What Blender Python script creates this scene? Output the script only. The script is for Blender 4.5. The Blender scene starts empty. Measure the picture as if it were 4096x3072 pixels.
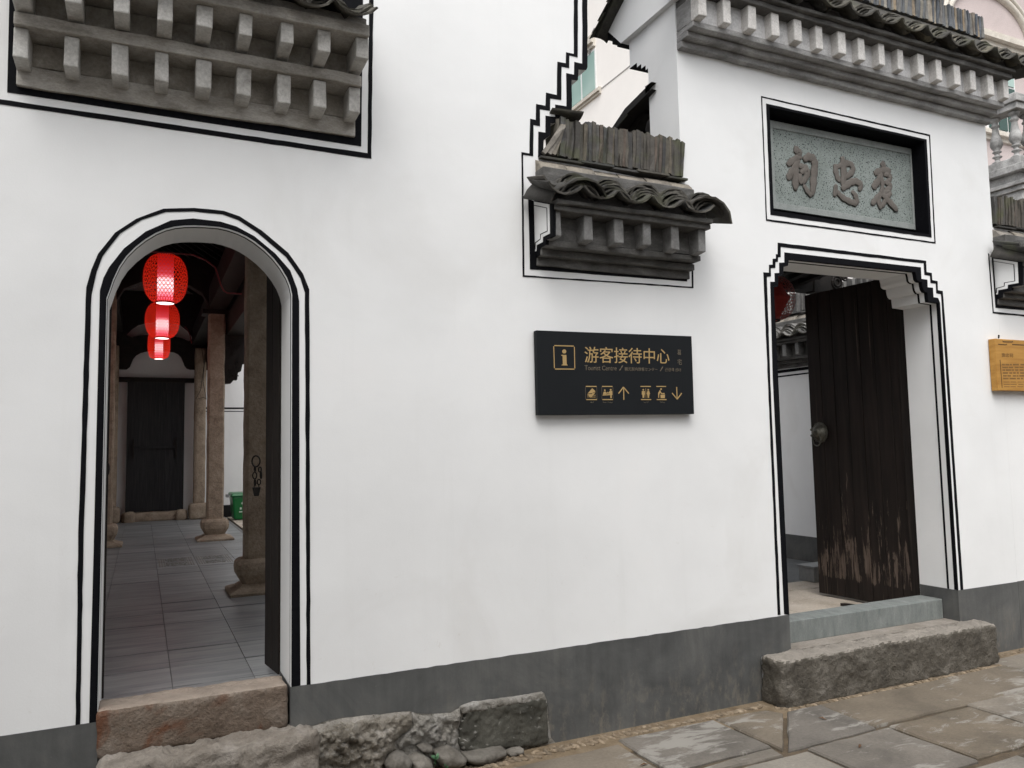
import bpy, bmesh, math, random
from mathutils import Vector, Matrix, noise
from mathutils.geometry import tessellate_polygon
random.seed(7)
R = math.radians
sc = bpy.context.scene
col = sc.collection

# ------------------------------------------------------------------ camera, sky, sun, exposure
EYE = Vector((0.0, -3.9, 1.6))
FPX, PIT, ROL, YAW = 3131.5, R(4.565), R(-1.137), R(25.317)
cy, sy, cp, sp, cr, sr = math.cos(YAW), math.sin(YAW), math.cos(PIT), math.sin(PIT), math.cos(ROL), math.sin(ROL)
FWD = Vector((sy * cp, cy * cp, sp))
_r = Vector((cy, -sy, 0)); _u = _r.cross(FWD)
RGT = _r * cr + _u * sr
UPV = _r * -sr + _u * cr
cam_d = bpy.data.cameras.new('camera')
cam_d.sensor_width = 36.0
cam_d.lens = FPX / 4096 * 36.0
cam_d.clip_start = 0.05
cam_d.clip_end = 600
cam = bpy.data.objects.new('camera', cam_d)
col.objects.link(cam)
cam.matrix_world = Matrix(((RGT.x, UPV.x, -FWD.x, EYE.x), (RGT.y, UPV.y, -FWD.y, EYE.y), (RGT.z, UPV.z, -FWD.z, EYE.z), (0, 0, 0, 1)))
sc.camera = cam

SUN_EL, SUN_AZ = R(58), R(208)          # azimuth clockwise from +Y: veiled sun above the lane, a little to the left
world = bpy.data.worlds.new("World")
sc.world = world
world.use_nodes = True
wn, wl_ = world.node_tree.nodes, world.node_tree.links
wn.clear()
sky = wn.new('ShaderNodeTexSky')
sky.sky_type = 'NISHITA'
sky.sun_disc = False
sky.sun_elevation = SUN_EL
sky.sun_rotation = SUN_AZ
sky.air_density = 1.0
sky.dust_density = 4.0
hs = wn.new('ShaderNodeHueSaturation')
hs.inputs['Saturation'].default_value = 0.2
bg = wn.new('ShaderNodeBackground')
bg.inputs['Strength'].default_value = 0.15
wo = wn.new('ShaderNodeOutputWorld')
wl_.new(sky.outputs[0], hs.inputs['Color'])
wl_.new(hs.outputs[0], bg.inputs['Color'])
wl_.new(bg.outputs[0], wo.inputs['Surface'])
sun_d = bpy.data.lights.new('sun', 'SUN')
sun_d.energy = 0.9
sun_d.angle = R(65)
sun_d.color = (1.0, 0.985, 0.965)
sun = bpy.data.objects.new('sun', sun_d)
col.objects.link(sun)
_sd = Vector((math.sin(SUN_AZ) * math.cos(SUN_EL), math.cos(SUN_AZ) * math.cos(SUN_EL), math.sin(SUN_EL)))
sun.rotation_euler = _sd.to_track_quat('Z', 'Y').to_euler()
sun.location = (0, -8, 14)
sc.view_settings.view_transform = 'Standard'
sc.view_settings.look = 'None'
sc.view_settings.exposure = 0.80
sc.view_settings.gamma = 1.0
sc.view_settings.use_curve_mapping = False
sc.render.engine = 'CYCLES'
sc.cycles.use_denoising = True
sc.cycles.max_bounces = 8
sc.cycles.diffuse_bounces = 5
sc.cycles.transparent_max_bounces = 8
sc.cycles.sample_clamp_indirect = 6.0

# ------------------------------------------------------------------ measuring helpers: photo point -> point on a real plane
def ray(px, py):
    return RGT * ((px - 2048.0) / FPX) - UPV * ((py - 1536.0) / FPX) + FWD
def on_y(px, py, y=0.0):
    d = ray(px, py); return EYE + d * ((y - EYE.y) / d.y)
def on_x(px, py, x):
    d = ray(px, py); return EYE + d * ((x - EYE.x) / d.x)
def on_z(px, py, z):
    d = ray(px, py); return EYE + d * ((z - EYE.z) / d.z)
def crop(ox, oy, s):
    return lambda pts: [(ox + a * s, oy + b * s) for a, b in pts]
z1 = crop(0, 0, .7233); z2 = crop(2000, 0, .7236); z4 = crop(300, 800, .8439); z5 = crop(300, 2000, .646)
gz = crop(3000, 950, .33160); g7 = crop(3000, 900, 1.0243); gr = crop(3600, 1000, .18083)
ez = crop(2100, 450, .42194); pz = crop(3000, 350, .39177); r2 = crop(3880, 780, .4943)
st = crop(2050, 200, .30147); zs = crop(2300, 1320, .22604); zi = crop(2300, 1500, .22604); rb = crop(1150, 2650, .49729)
ne = crop(2400, 2200, .7667)
def Ys(pts, y=0.0): return [on_y(a, b, y) for a, b in pts]

# ------------------------------------------------------------------ object helpers
WL = {}
def thing(name, label, cat, loc, group=None, kind=None):
    o = bpy.data.objects.new(name, None)
    o.empty_display_size = 0.1
    col.objects.link(o)
    o.location = loc
    WL[o.name] = Vector(loc)
    if label: o['label'] = label
    if cat: o['category'] = cat
    if group: o['group'] = group
    if kind: o['kind'] = kind
    return o
def tag(o, label=None, cat=None, group=None, kind=None):
    if label: o['label'] = label
    if cat: o['category'] = cat
    if group: o['group'] = group
    if kind: o['kind'] = kind
    return o
def link(name, me, m=None, parent=None, loc=(0, 0, 0), rot=None):
    o = bpy.data.objects.new(name, me)
    col.objects.link(o)
    if m is not None and not me.materials: me.materials.append(m)
    if parent is not None: o.parent = parent
    o.location = loc
    if rot is not None: o.rotation_euler = rot
    return o

class MB:
    def __init__(s): s.v = []; s.f = []
    def add(s, vs, fs):
        b = len(s.v); s.v += [Vector(v) for v in vs]; s.f += [tuple(b + i for i in f) for f in fs]
    def box(s, x0, x1, y0, y1, z0, z1):
        s.add([(x0, y0, z0), (x1, y0, z0), (x1, y1, z0), (x0, y1, z0), (x0, y0, z1), (x1, y0, z1), (x1, y1, z1), (x0, y1, z1)],
              [(3, 2, 1, 0), (4, 5, 6, 7), (0, 1, 5, 4), (1, 2, 6, 5), (2, 3, 7, 6), (3, 0, 4, 7)])
        return s
    def hexa(s, bot, top):
        n = len(bot)
        s.add(list(bot) + list(top), [tuple(range(n - 1, -1, -1)), tuple(range(n, 2 * n))] + [(i, (i + 1) % n, n + (i + 1) % n, n + i) for i in range(n)])
        return s
    def prism(s, loops, off):
        """loops: outer polygon and holes (3D, coplanar); extruded by vector off"""
        off = Vector(off)
        loops = [[Vector(p) for p in l] for l in loops]
        flat = [p for l in loops for p in l]
        tris = tessellate_polygon(loops)
        n = len(flat)
        fs = []
        nrm = Vector((0, 0, 0))
        for t in tris:
            a, b, c = (flat[i] for i in t); nrm += (b - a).cross(c - a)
        flip = nrm.dot(off) > 0
        for t in tris:
            t = tuple(t)
            q = (flat[t[1]] - flat[t[0]]).cross(flat[t[2]] - flat[t[0]])
            if q.dot(off) > 0: t = t[::-1]
            fs.append(t); fs.append(tuple(n + i for i in t[::-1]))
        b = 0
        for l in loops:
            m = len(l)
            for i in range(m):
                j = (i + 1) % m
                fs.append((b + i, b + j, n + b + j, n + b + i))
            b += m
        s.add(flat + [p + off for p in flat], fs)
        return s
    def tube(s, pts, rad, seg=8, closed=False, flat=1.0, fax=None):
        pts = [Vector(p) for p in pts]
        n = len(pts)
        if not hasattr(rad, '__len__'): rad = [rad] * n
        base = len(s.v); prev = None; rings = []
        for i, p in enumerate(pts):
            a = pts[(i - 1) % n] if (i > 0 or closed) else p
            b = pts[(i + 1) % n] if (i < n - 1 or closed) else p
            t = (b - a).normalized()
            if fax is not None:
                up = Vector(fax); sd = t.cross(up).normalized(); up = up.normalized()
            else:
                if prev is None:
                    up = Vector((0, 0, 1)) if abs(t.z) < .9 else Vector((1, 0, 0))
                else: up = prev
                sd = t.cross(up).normalized(); up = sd.cross(t).normalized(); prev = up
            ring = []
            for k in range(seg):
                an = 2 * math.pi * k / seg
                ring.append(p + sd * (math.cos(an) * rad[i]) + up * (math.sin(an) * rad[i] * flat))
            rings.append(ring)
        vs = [q for r_ in rings for q in r_]
        fs = []
        m = n if closed else n - 1
        for i in range(m):
            for k in range(seg):
                k2 = (k + 1) % seg; i2 = (i + 1) % n
                fs.append((i * seg + k, i * seg + k2, i2 * seg + k2, i2 * seg + k))
        if not closed:
            fs.append(tuple(range(seg - 1, -1, -1))); fs.append(tuple((n - 1) * seg + k for k in range(seg)))
        s.add(vs, fs)
        return s
    def lathe(s, prof, c=(0, 0, 0), seg=20, sx=1, sy_=1, cap=True):
        c = Vector(c); vs = []
        for r, z in prof:
            for k in range(seg):
                a = 2 * math.pi * k / seg
                vs.append(c + Vector((math.cos(a) * r * sx, math.sin(a) * r * sy_, z)))
        fs = []
        for i in range(len(prof) - 1):
            for k in range(seg):
                k2 = (k + 1) % seg
                fs.append((i * seg + k, i * seg + k2, (i + 1) * seg + k2, (i + 1) * seg + k))
        if cap:
            fs.append(tuple(range(seg - 1, -1, -1))); fs.append(tuple((len(prof) - 1) * seg + k for k in range(seg)))
        s.add(vs, fs)
        return s
    def mesh(s, name, off=Vector((0, 0, 0)), smooth=False, fix=True):
        me = bpy.data.meshes.new(name)
        me.from_pydata([tuple(v - off) for v in s.v], [], s.f)
        if fix:
            bm = bmesh.new(); bm.from_mesh(me)
            bmesh.ops.recalc_face_normals(bm, faces=bm.faces)
            bm.to_mesh(me); bm.free()
        if smooth:
            me.polygons.foreach_set('use_smooth', [True] * len(me.polygons))
        me.update()
        return me
    def build(s, name, m, parent=None, smooth=False, bevel=0, label=None, fix=True):
        """vertices given in world space; stored relative to the parent thing"""
        off = WL.get(parent.name, Vector((0, 0, 0))) if parent is not None else Vector((0, 0, 0))
        me = s.mesh(name, off, smooth, fix)
        o = link(name, me, m, parent)
        if parent is not None: WL[o.name] = off
        else: WL[o.name] = Vector((0, 0, 0))
        if bevel:
            b = o.modifiers.new('bevel', 'BEVEL'); b.width = bevel; b.segments = 2; b.limit_method = 'ANGLE'; b.angle_limit = R(40)
        if label: o['label'] = label
        return o
def mb(): return MB()

def hump(p, sc_, oct_=4):
    return noise.fractal(Vector(p) * sc_, 1.0, 2.0, oct_)

def rough_box(name, m, parent, x0, x1, y0, y1, z0, z1, res=.03, amp=.01, sc_=7.0, rnd=.02, seed=0, label=None):
    """a squared stone: every face gridded, rounded at the edges and roughened"""
    nx, ny, nz = (max(2, int(abs(d) / res)) for d in (x1 - x0, y1 - y0, z1 - z0))
    vid = {}; vs = []; fs = []
    def V(i, j, k):
        key = (i, j, k)
        if key not in vid:
            p = Vector((x0 + (x1 - x0) * i / nx, y0 + (y1 - y0) * j / ny, z0 + (z1 - z0) * k / nz))
            c = Vector((min(max(p.x, x0 + rnd), x1 - rnd), min(max(p.y, y0 + rnd), y1 - rnd), min(max(p.z, z0 + rnd), z1 - rnd)))
            d = p - c
            if d.length > 1e-6: p = c + d.normalized() * min(d.length, rnd)
            nrm = d.normalized() if d.length > 1e-6 else Vector((0, 0, 1))
            q = p + Vector((seed * 3.1, seed * 1.7, 0))
            p = p + nrm * amp * hump(q, sc_) + nrm * amp * .5 * hump(q, sc_ * 4, 3)
            vid[key] = len(vs); vs.append(p)
        return vid[key]
    for i in range(nx):
        for j in range(ny):
            fs.append((V(i, j, 0), V(i, j + 1, 0), V(i + 1, j + 1, 0), V(i + 1, j, 0)))
            fs.append((V(i, j, nz), V(i + 1, j, nz), V(i + 1, j + 1, nz), V(i, j + 1, nz)))
    for i in range(nx):
        for k in range(nz):
            fs.append((V(i, 0, k), V(i + 1, 0, k), V(i + 1, 0, k + 1), V(i, 0, k + 1)))
            fs.append((V(i, ny, k), V(i, ny, k + 1), V(i + 1, ny, k + 1), V(i + 1, ny, k)))
    for j in range(ny):
        for k in range(nz):
            fs.append((V(0, j, k), V(0, j, k + 1), V(0, j + 1, k + 1), V(0, j + 1, k)))
            fs.append((V(nx, j, k), V(nx, j + 1, k), V(nx, j + 1, k + 1), V(nx, j, k + 1)))
    b = mb(); b.v = vs; b.f = fs
    return b.build(name, m, parent, smooth=True, label=label)

def crag(p, sc_):
    q = p + Vector((noise.noise(p * 9), noise.noise(p * 9 + Vector((5, 5, 5))), noise.noise(p * 9 + Vector((1, 7, 3))))) * .03
    return .8 * hump(p, sc_, 3) + .5 * hump(p, sc_ * 3.3, 3) + .5 * hump(p, sc_ * 11, 3) + .45 * (noise.cell(q * sc_ * 2.6) - .5) + .3 * (noise.cell(q * sc_ * 7) - .5)

def rock(name, m, parent, pts, back, bulge, rings=9, amp=.012, sc_=9.0, seed=0, edge=.35, label=None):
    """a boulder face: outline pts (3D, roughly facing -Y), swelling by bulge towards -Y, thick by back towards +Y"""
    pts = [Vector(p) for p in pts]
    res = []
    n = len(pts); d = .011
    for i in range(n):                       # resample the outline
        a, b = pts[i], pts[(i + 1) % n]
        k = max(1, int((b - a).length / d))
        for t in range(k):
            q = a.lerp(b, t / k)
            w = noise.noise(q * 22 + Vector((seed, 0, 0))) * .006 if t else 0
            res.append(q + Vector((w, 0, w * .6)))
    y0 = sum(p.y for p in res) / len(res)
    P2 = [(p.x, p.z) for p in res]; m_ = len(P2)
    def sdist(x, z):
        best = 9; ins = False
        for i in range(m_):
            ax, az = P2[i]; bx, bz = P2[(i + 1) % m_]
            if (az > z) != (bz > z) and x < (bx - ax) * (z - az) / (bz - az) + ax: ins = not ins
            dd = (ax - x) ** 2 + (az - z) ** 2
            if dd < best: best = dd
        return math.sqrt(best) if ins else -1
    rn = random.Random(seed * 7 + 1)
    V2 = [Vector(p) for p in P2]; D = [0.0] * m_
    x0, x1 = min(p[0] for p in P2), max(p[0] for p in P2); zlo, zhi = min(p[1] for p in P2), max(p[1] for p in P2)
    big_ = max(abs(x1 - x0), abs(zhi - zlo)) * edge * .5
    ix = x0
    while ix < x1:
        iz = zlo
        while iz < zhi:
            qx, qz = ix + rn.uniform(-.4, .4) * d, iz + rn.uniform(-.4, .4) * d
            ds = sdist(qx, qz)
            if ds > d * .45: V2.append(Vector((qx, qz))); D.append(ds)
            iz += d
        ix += d
    from mathutils.geometry import delaunay_2d_cdt
    vo, eo, fo, ov, oe, of_ = delaunay_2d_cdt(V2, [], [list(range(m_))], 1, 1e-6)
    vs = []
    for i, v in enumerate(vo):
        src = ov[i][0] if ov[i] else 0
        e = min(1.0, D[src] / max(big_, 1e-4))
        h = bulge * math.sqrt(max(0, 1 - (1 - e) ** 2))
        q = Vector((v.x, y0 - h, v.y))
        q.y -= amp * crag(q + Vector((seed * 5.3, seed * 2.9, 0)), sc_) * (.25 + .75 * e)
        vs.append(q)
    fs = [tuple(f) for f in fo]
    nb_ = len(vs)
    cnt = {}
    for f in fs:
        for i in range(len(f)):
            a, b = f[i], f[(i + 1) % len(f)]
            cnt[(a, b)] = 1
    bd = [(a, b) for (a, b) in cnt if (b, a) not in cnt]
    idx = {}
    for a, b in bd:
        for k in (a, b):
            if k not in idx: idx[k] = len(vs); vs.append(vs[k] + Vector((0, back, 0)))
    for a, b in bd: fs.append((b, a, idx[a], idx[b]))
    b = mb(); b.v = vs; b.f = fs
    return b.build(name, m, parent, smooth=True, label=label)

# ------------------------------------------------------------------ materials
MATS = {}
def newmat(name):
    m = bpy.data.materials.new(name); m.use_nodes = True
    n = m.node_tree.nodes; l = m.node_tree.links
    return m, n, l, n['Principled BSDF']
def coords(n, l, mode='Object', scale=(1, 1, 1), world=False):
    mp = n.new('ShaderNodeMapping'); mp.inputs['Scale'].default_value = scale
    if world:
        g = n.new('ShaderNodeNewGeometry'); l.new(g.outputs['Position'], mp.inputs['Vector'])
    else:
        tc = n.new('ShaderNodeTexCoord'); l.new(tc.outputs[mode], mp.inputs['Vector'])
    return mp.outputs['Vector']
def nz(n, l, vec, scale, detail=5, rough=.6, dist=0.0):
    t = n.new('ShaderNodeTexNoise'); t.inputs['Scale'].default_value = scale; t.inputs['Detail'].default_value = detail
    t.inputs['Roughness'].default_value = rough; t.inputs['Distortion'].default_value = dist
    l.new(vec, t.inputs['Vector']); return t.outputs['Fac']
def ramp(n, l, fac, stops):
    r = n.new('ShaderNodeValToRGB'); e = r.color_ramp.elements
    while len(e) < len(stops): e.new(.5)
    for i, (p, c) in enumerate(stops):
        e[i].position = p
        if not hasattr(c, '__len__'): c = (c, c, c)
        e[i].color = (*c, 1)
    l.new(fac, r.inputs['Fac']); return r.outputs['Color']
def mix(n, l, fac, a, b, mode='MIX'):
    x = n.new('ShaderNodeMix'); x.data_type = 'RGBA'; x.blend_type = mode
    if hasattr(fac, 'links') or not isinstance(fac, (int, float)): l.new(fac, x.inputs[0])
    else: x.inputs[0].default_value = fac
    for s_, k in ((a, 6), (b, 7)):
        if isinstance(s_, (tuple, list)): x.inputs[k].default_value = (*s_, 1) if len(s_) == 3 else s_
        else: l.new(s_, x.inputs[k])
    return x.outputs[2]
def math_(n, l, op, a, b=0.0, clamp=False):
    x = n.new('ShaderNodeMath'); x.operation = op; x.use_clamp = clamp
    for i, s_ in enumerate((a, b)):
        if isinstance(s_, (int, float)): x.inputs[i].default_value = s_
        else: l.new(s_, x.inputs[i])
    return x.outputs[0]
def bump(n, l, p, h, strength=.3, dist=.01, prev=None):
    b = n.new('ShaderNodeBump'); b.inputs['Strength'].default_value = strength; b.inputs['Distance'].default_value = dist
    l.new(h, b.inputs['Height'])
    if prev is not None: l.new(prev, b.inputs['Normal'])
    if p is not None: l.new(b.outputs[0], p.inputs['Normal'])
    return b.outputs[0]
def objrand(n):
    return n.new('ShaderNodeObjectInfo').outputs['Random']

def stone(name, cols, scale=6.0, bs=.5, bd=.01, rough=.85, vary=0.0, speck=None, world=True, fine=60.0, stretch=(1, 1, 1), stain=None, pits=True):
    """mottled stone or stucco: cols = dark, mid, light"""
    m, n, l, p = newmat(name)
    v = coords(n, l, world=world, scale=stretch)
    a = nz(n, l, v, scale, 7, .65, .3)
    c = ramp(n, l, a, [(.28, cols[0]), (.5, cols[1]), (.74, cols[2])])
    f = nz(n, l, v, fine, 4, .7)
    c = mix(n, l, .55, c, ramp(n, l, f, [(.3, .62), (.5, 1.0), (.72, 1.35)]), 'MULTIPLY')
    if stain:
        s_ = nz(n, l, v, stain[1], 4, .6, .6)
        c = mix(n, l, ramp(n, l, s_, [(stain[2], 0.0), (stain[2] + .1, 1.0)]), c, stain[0])
    if speck:
        s_ = nz(n, l, v, speck[1], 2, .5)
        c = mix(n, l, ramp(n, l, s_, [(speck[2], 0.0), (speck[2] + .04, 1.0)]), c, speck[0])
    if vary:
        hsn = n.new('ShaderNodeHueSaturation')
        l.new(c, hsn.inputs['Color'])
        mr = n.new('ShaderNodeMapRange'); mr.inputs['To Min'].default_value = 1 - vary; mr.inputs['To Max'].default_value = 1 + vary
        l.new(objrand(n), mr.inputs['Value']); l.new(mr.outputs[0], hsn.inputs['Value'])
        c = hsn.outputs[0]
    l.new(c, p.inputs['Base Color'])
    p.inputs['Roughness'].default_value = rough
    b1 = bump(n, l, None, a, bs * .5, bd * 2)
    if pits:
        vo = n.new('ShaderNodeTexVoronoi'); vo.inputs['Scale'].default_value = fine * .6
        l.new(v, vo.inputs['Vector'])
        h = math_(n, l, 'MINIMUM', vo.outputs['Distance'], .35)
        b1 = bump(n, l, None, h, bs * .35, bd, b1)
    bump(n, l, p, f, bs, bd * .6, b1)
    MATS[name] = m
    return m
def dusted(m, colr, lo=.55, hi=.85, amt=.9):
    """trodden or mortar-smeared upward faces: pale"""
    n = m.node_tree.nodes; l = m.node_tree.links; p = n['Principled BSDF']
    src = p.inputs['Base Color'].links[0].from_socket
    g = n.new('ShaderNodeNewGeometry'); sx = n.new('ShaderNodeSeparateXYZ'); l.new(g.outputs['True Normal'], sx.inputs[0])
    v = coords(n, l, world=True); a = nz(n, l, v, 22, 5, .7)
    h = math_(n, l, 'ADD', sx.outputs['Z'], math_(n, l, 'MULTIPLY', math_(n, l, 'SUBTRACT', a, .5), .7))
    fac = math_(n, l, 'MULTIPLY', ramp(n, l, h, [(lo, 0.0), (hi, 1.0)]), amt)
    f = nz(n, l, v, 6, 5, .6)
    pale = ramp(n, l, f, [(.3, tuple(x * .72 for x in colr)), (.7, tuple(x * 1.15 for x in colr))])
    l.new(mix(n, l, fac, src, pale), p.inputs['Base Color'])
    return m
def plain(name, c, rough=.5, metal=0.0, vary=0.0, b=.0, scale=30, emit=None, es=1.0, var=.12):
    m, n, l, p = newmat(name)
    v = coords(n, l, world=True)
    f = nz(n, l, v, scale, 5, .6)
    lo = tuple(x * (1 - var) for x in c); hi = tuple(min(1, x * (1 + var)) for x in c)
    cc = ramp(n, l, f, [(.3, lo), (.7, hi)])
    if vary:
        hsn = n.new('ShaderNodeHueSaturation'); l.new(cc, hsn.inputs['Color'])
        mr = n.new('ShaderNodeMapRange'); mr.inputs['To Min'].default_value = 1 - vary; mr.inputs['To Max'].default_value = 1 + vary
        l.new(objrand(n), mr.inputs['Value']); l.new(mr.outputs[0], hsn.inputs['Value']); cc = hsn.outputs[0]
    l.new(cc, p.inputs['Base Color'])
    p.inputs['Roughness'].default_value = rough; p.inputs['Metallic'].default_value = metal
    if max(c) < .03: p.inputs['Specular IOR Level'].default_value = .25
    if b: bump(n, l, p, f, b, .004)
    if emit:
        p.inputs['Emission Color'].default_value = (*emit, 1); p.inputs['Emission Strength'].default_value = es
    MATS[name] = m
    return m

def plaster_mat():
    m, n, l, p = newmat('whitewashed_plaster')
    v = coords(n, l, world=True)
    a = nz(n, l, v, 1.3, 5, .55, .2)
    c = ramp(n, l, a, [(.3, (.735, .74, .735)), (.6, (.79, .795, .79)), (.8, (.805, .80, .79))])
    f = nz(n, l, v, 260, 2, .5)
    c = mix(n, l, .25, c, ramp(n, l, f, [(.3, .9), (.7, 1.05)]), 'MULTIPLY')
    # scuffs and brown specks low on the wall
    sx = n.new('ShaderNodeSeparateXYZ'); l.new(v, sx.inputs[0])
    low = n.new('ShaderNodeMapRange'); low.inputs['From Min'].default_value = 1.5; low.inputs['From Max'].default_value = .48
    l.new(sx.outputs['Z'], low.inputs['Value'])
    s1 = nz(n, l, v, 16, 6, .7, .8)
    sm = ramp(n, l, s1, [(.64, 0.0), (.7, 1.0)])
    sm = math_(n, l, 'MULTIPLY', sm, math_(n, l, 'MULTIPLY', low.outputs[0], .28))
    c = mix(n, l, sm, c, (.50, .46, .40))
    s2 = nz(n, l, v, 1.0, 4, .6, 1.2)
    c = mix(n, l, math_(n, l, 'MULTIPLY', ramp(n, l, s2, [(.54, 0.0), (.7, 1.0)]), .24), c, (.62, .61, .585))
    vs = coords(n, l, world=True, scale=(9, 9, .5))                     # faint runs of rain
    s3 = nz(n, l, vs, 1.0, 4, .6)
    c = mix(n, l, math_(n, l, 'MULTIPLY', ramp(n, l, s3, [(.58, 0.0), (.75, 1.0)]), .07), c, (.5, .5, .47))
    l.new(c, p.inputs['Base Color']); p.inputs['Roughness'].default_value = .8
    g1 = nz(n, l, v, 3.0, 3, .5)
    b1 = bump(n, l, None, g1, .25, .02)
    g2 = nz(n, l, v, 90, 4, .6)
    bump(n, l, p, g2, .12, .003, b1)
    return m
def black_mat():
    m, n, l, p = newmat('black_limewash')
    v = coords(n, l, world=True)
    f = nz(n, l, v, 35, 5, .7)
    c = ramp(n, l, f, [(.3, (.0022, .0022, .0034)), (.65, (.0045, .0048, .0065)), (.8, (.013, .0135, .016))])
    chip = nz(n, l, v, 42, 6, .75, .5)
    c = mix(n, l, ramp(n, l, chip, [(.735, 0.0), (.755, 1.0)]), c, (.45, .45, .44))
    l.new(c, p.inputs['Base Color']); p.inputs['Roughness'].default_value = .75
    p.inputs['Specular IOR Level'].default_value = .1
    bump(n, l, p, f, .1, .002)
    return m
def plinth_mat():
    m, n, l, p = newmat('grey_plinth_render')
    v = coords(n, l, world=True)
    a = nz(n, l, v, 2.2, 7, .65, .6)
    c = ramp(n, l, a, [(.28, (.05, .0515, .051)), (.5, (.082, .0835, .081)), (.74, (.125, .124, .117))])
    vs = coords(n, l, world=True, scale=(14, 14, 1.2))
    s = nz(n, l, vs, 1.5, 5, .6)
    c = mix(n, l, .5, c, ramp(n, l, s, [(.3, .75), (.5, 1.0), (.75, 1.3)]), 'MULTIPLY')
    q = nz(n, l, coords(n, l, world=True, scale=(1.6, 1.6, .8)), 7, 7, .75, .25)
    sx = n.new('ShaderNodeSeparateXYZ'); l.new(v, sx.inputs[0])
    low = n.new('ShaderNodeMapRange'); low.inputs['From Min'].default_value = .38; low.inputs['From Max'].default_value = .02
    l.new(sx.outputs['Z'], low.inputs['Value'])
    c = mix(n, l, math_(n, l, 'MULTIPLY', ramp(n, l, q, [(.5, 0.0), (.64, 1.0)]), math_(n, l, 'MULTIPLY', low.outputs[0], .75)), c, (.18, .16, .13))
    t = nz(n, l, v, 45, 5, .75)
    c = mix(n, l, math_(n, l, 'MULTIPLY', ramp(n, l, t, [(.66, 0.0), (.72, 1.0)]), .5), c, (.21, .20, .18))
    l.new(c, p.inputs['Base Color']); p.inputs['Roughness'].default_value = .72
    b1 = bump(n, l, None, a, .2, .02)
    bump(n, l, p, t, .25, .004, b1)
    return m
def tile_mat(name, stops, moss=.3, white=0.0, k=1.0):
    m, n, l, p = newmat(name)
    v = coords(n, l, world=True)
    r_ = objrand(n)
    c = ramp(n, l, r_, stops)
    a = nz(n, l, v, 22, 6, .7, .5)
    c = mix(n, l, .75, c, ramp(n, l, a, [(.3, .5), (.5, 1.0), (.75, 1.6)]), 'MULTIPLY')
    if moss:
        q = nz(n, l, v, 5.5, 4, .6, .4)
        c = mix(n, l, math_(n, l, 'MULTIPLY', ramp(n, l, q, [(.5, 0.0), (.66, 1.0)]), moss), c, (.065, .072, .03))
    if white:
        q = nz(n, l, v, 30, 5, .75, .2)
        c = mix(n, l, math_(n, l, 'MULTIPLY', ramp(n, l, q, [(.6, 0.0), (.7, 1.0)]), white), c, (.36, .34, .31))
    l.new(c, p.inputs['Base Color']); p.inputs['Roughness'].default_value = .85
    f = nz(n, l, v, 80, 4, .7)
    b1 = bump(n, l, None, a, .35, .01)
    bump(n, l, p, f, .35, .004, b1)
    return m
def wood(name, cols, scale=(40, 40, 2.0), rough=.7, vary=.0, bs=.3, horizontal=False):
    m, n, l, p = newmat(name)
    v = coords(n, l, world=True, scale=scale)
    a = nz(n, l, v, 1.0, 6, .65, .4)
    c = ramp(n, l, a, [(.3, cols[0]), (.55, cols[1]), (.8, cols[2])])
    if vary:
        hsn = n.new('ShaderNodeHueSaturation'); l.new(c, hsn.inputs['Color'])
        mr = n.new('ShaderNodeMapRange'); mr.inputs['To Min'].default_value = 1 - vary; mr.inputs['To Max'].default_value = 1 + vary
        l.new(objrand(n), mr.inputs['Value']); l.new(mr.outputs[0], hsn.inputs['Value']); c = hsn.outputs[0]
    l.new(c, p.inputs['Base Color']); p.inputs['Roughness'].default_value = rough
    p.inputs['Specular IOR Level'].default_value = .3
    bump(n, l, p, a, bs, .004)
    return m
def worn_door_mat():
    """black lacquer peeled back to brown wood in the lower third, in vertical flakes"""
    m, n, l, p = newmat('peeling_black_lacquer')
    v = coords(n, l, world=True)
    sx = n.new('ShaderNodeSeparateXYZ'); l.new(v, sx.inputs[0])
    v1 = coords(n, l, world=True, scale=(30, 30, 2.6))
    a = nz(n, l, v1, 1.0, 8, .72, .35)
    zz = n.new('ShaderNodeMapRange'); zz.inputs['From Min'].default_value = .25; zz.inputs['From Max'].default_value = 1.75
    l.new(sx.outputs['Z'], zz.inputs['Value'])
    hgt = ramp(n, l, zz.outputs[0], [(.085, .0), (.115, .5), (.2, .56), (.3, .45), (.42, .35), (.7, .22), (1.0, .04)])
    s = math_(n, l, 'ADD', a, math_(n, l, 'MULTIPLY', hgt, .5))
    msk = ramp(n, l, s, [(.762, 0.0), (.785, .9)])
    sc1 = nz(n, l, coords(n, l, world=True, scale=(55, 55, .55)), 1.0, 5, .65, .2)
    up = ramp(n, l, zz.outputs[0], [(.1, .02), (.45, .0), (1.0, -.09)])
    m2 = ramp(n, l, math_(n, l, 'ADD', sc1, up), [(.655, 0.0), (.675, .8)])
    msk = math_(n, l, 'MAXIMUM', msk, m2)
    bare = nz(n, l, v1, 2.0, 5, .6)
    cb = ramp(n, l, bare, [(.3, (.085, .06, .046)), (.55, (.13, .098, .078)), (.75, (.18, .14, .115))])
    lac = nz(n, l, coords(n, l, world=True, scale=(18, 18, 1.2)), 1.0, 5, .6)
    cl = ramp(n, l, lac, [(.35, (.011, .0088, .0078)), (.7, (.028, .0205, .0175))])
    c = mix(n, l, msk, cl, cb)
    l.new(c, p.inputs['Base Color'])
    ro = mix(n, l, msk, (.5, .5, .5), (.85, .85, .85)); l.new(ro, p.inputs['Roughness'])
    p.inputs['Specular IOR Level'].default_value = .25
    b1 = bump(n, l, None, msk, .3, -.002)
    bump(n, l, p, a, .2, .003, b1)
    return m
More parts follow.
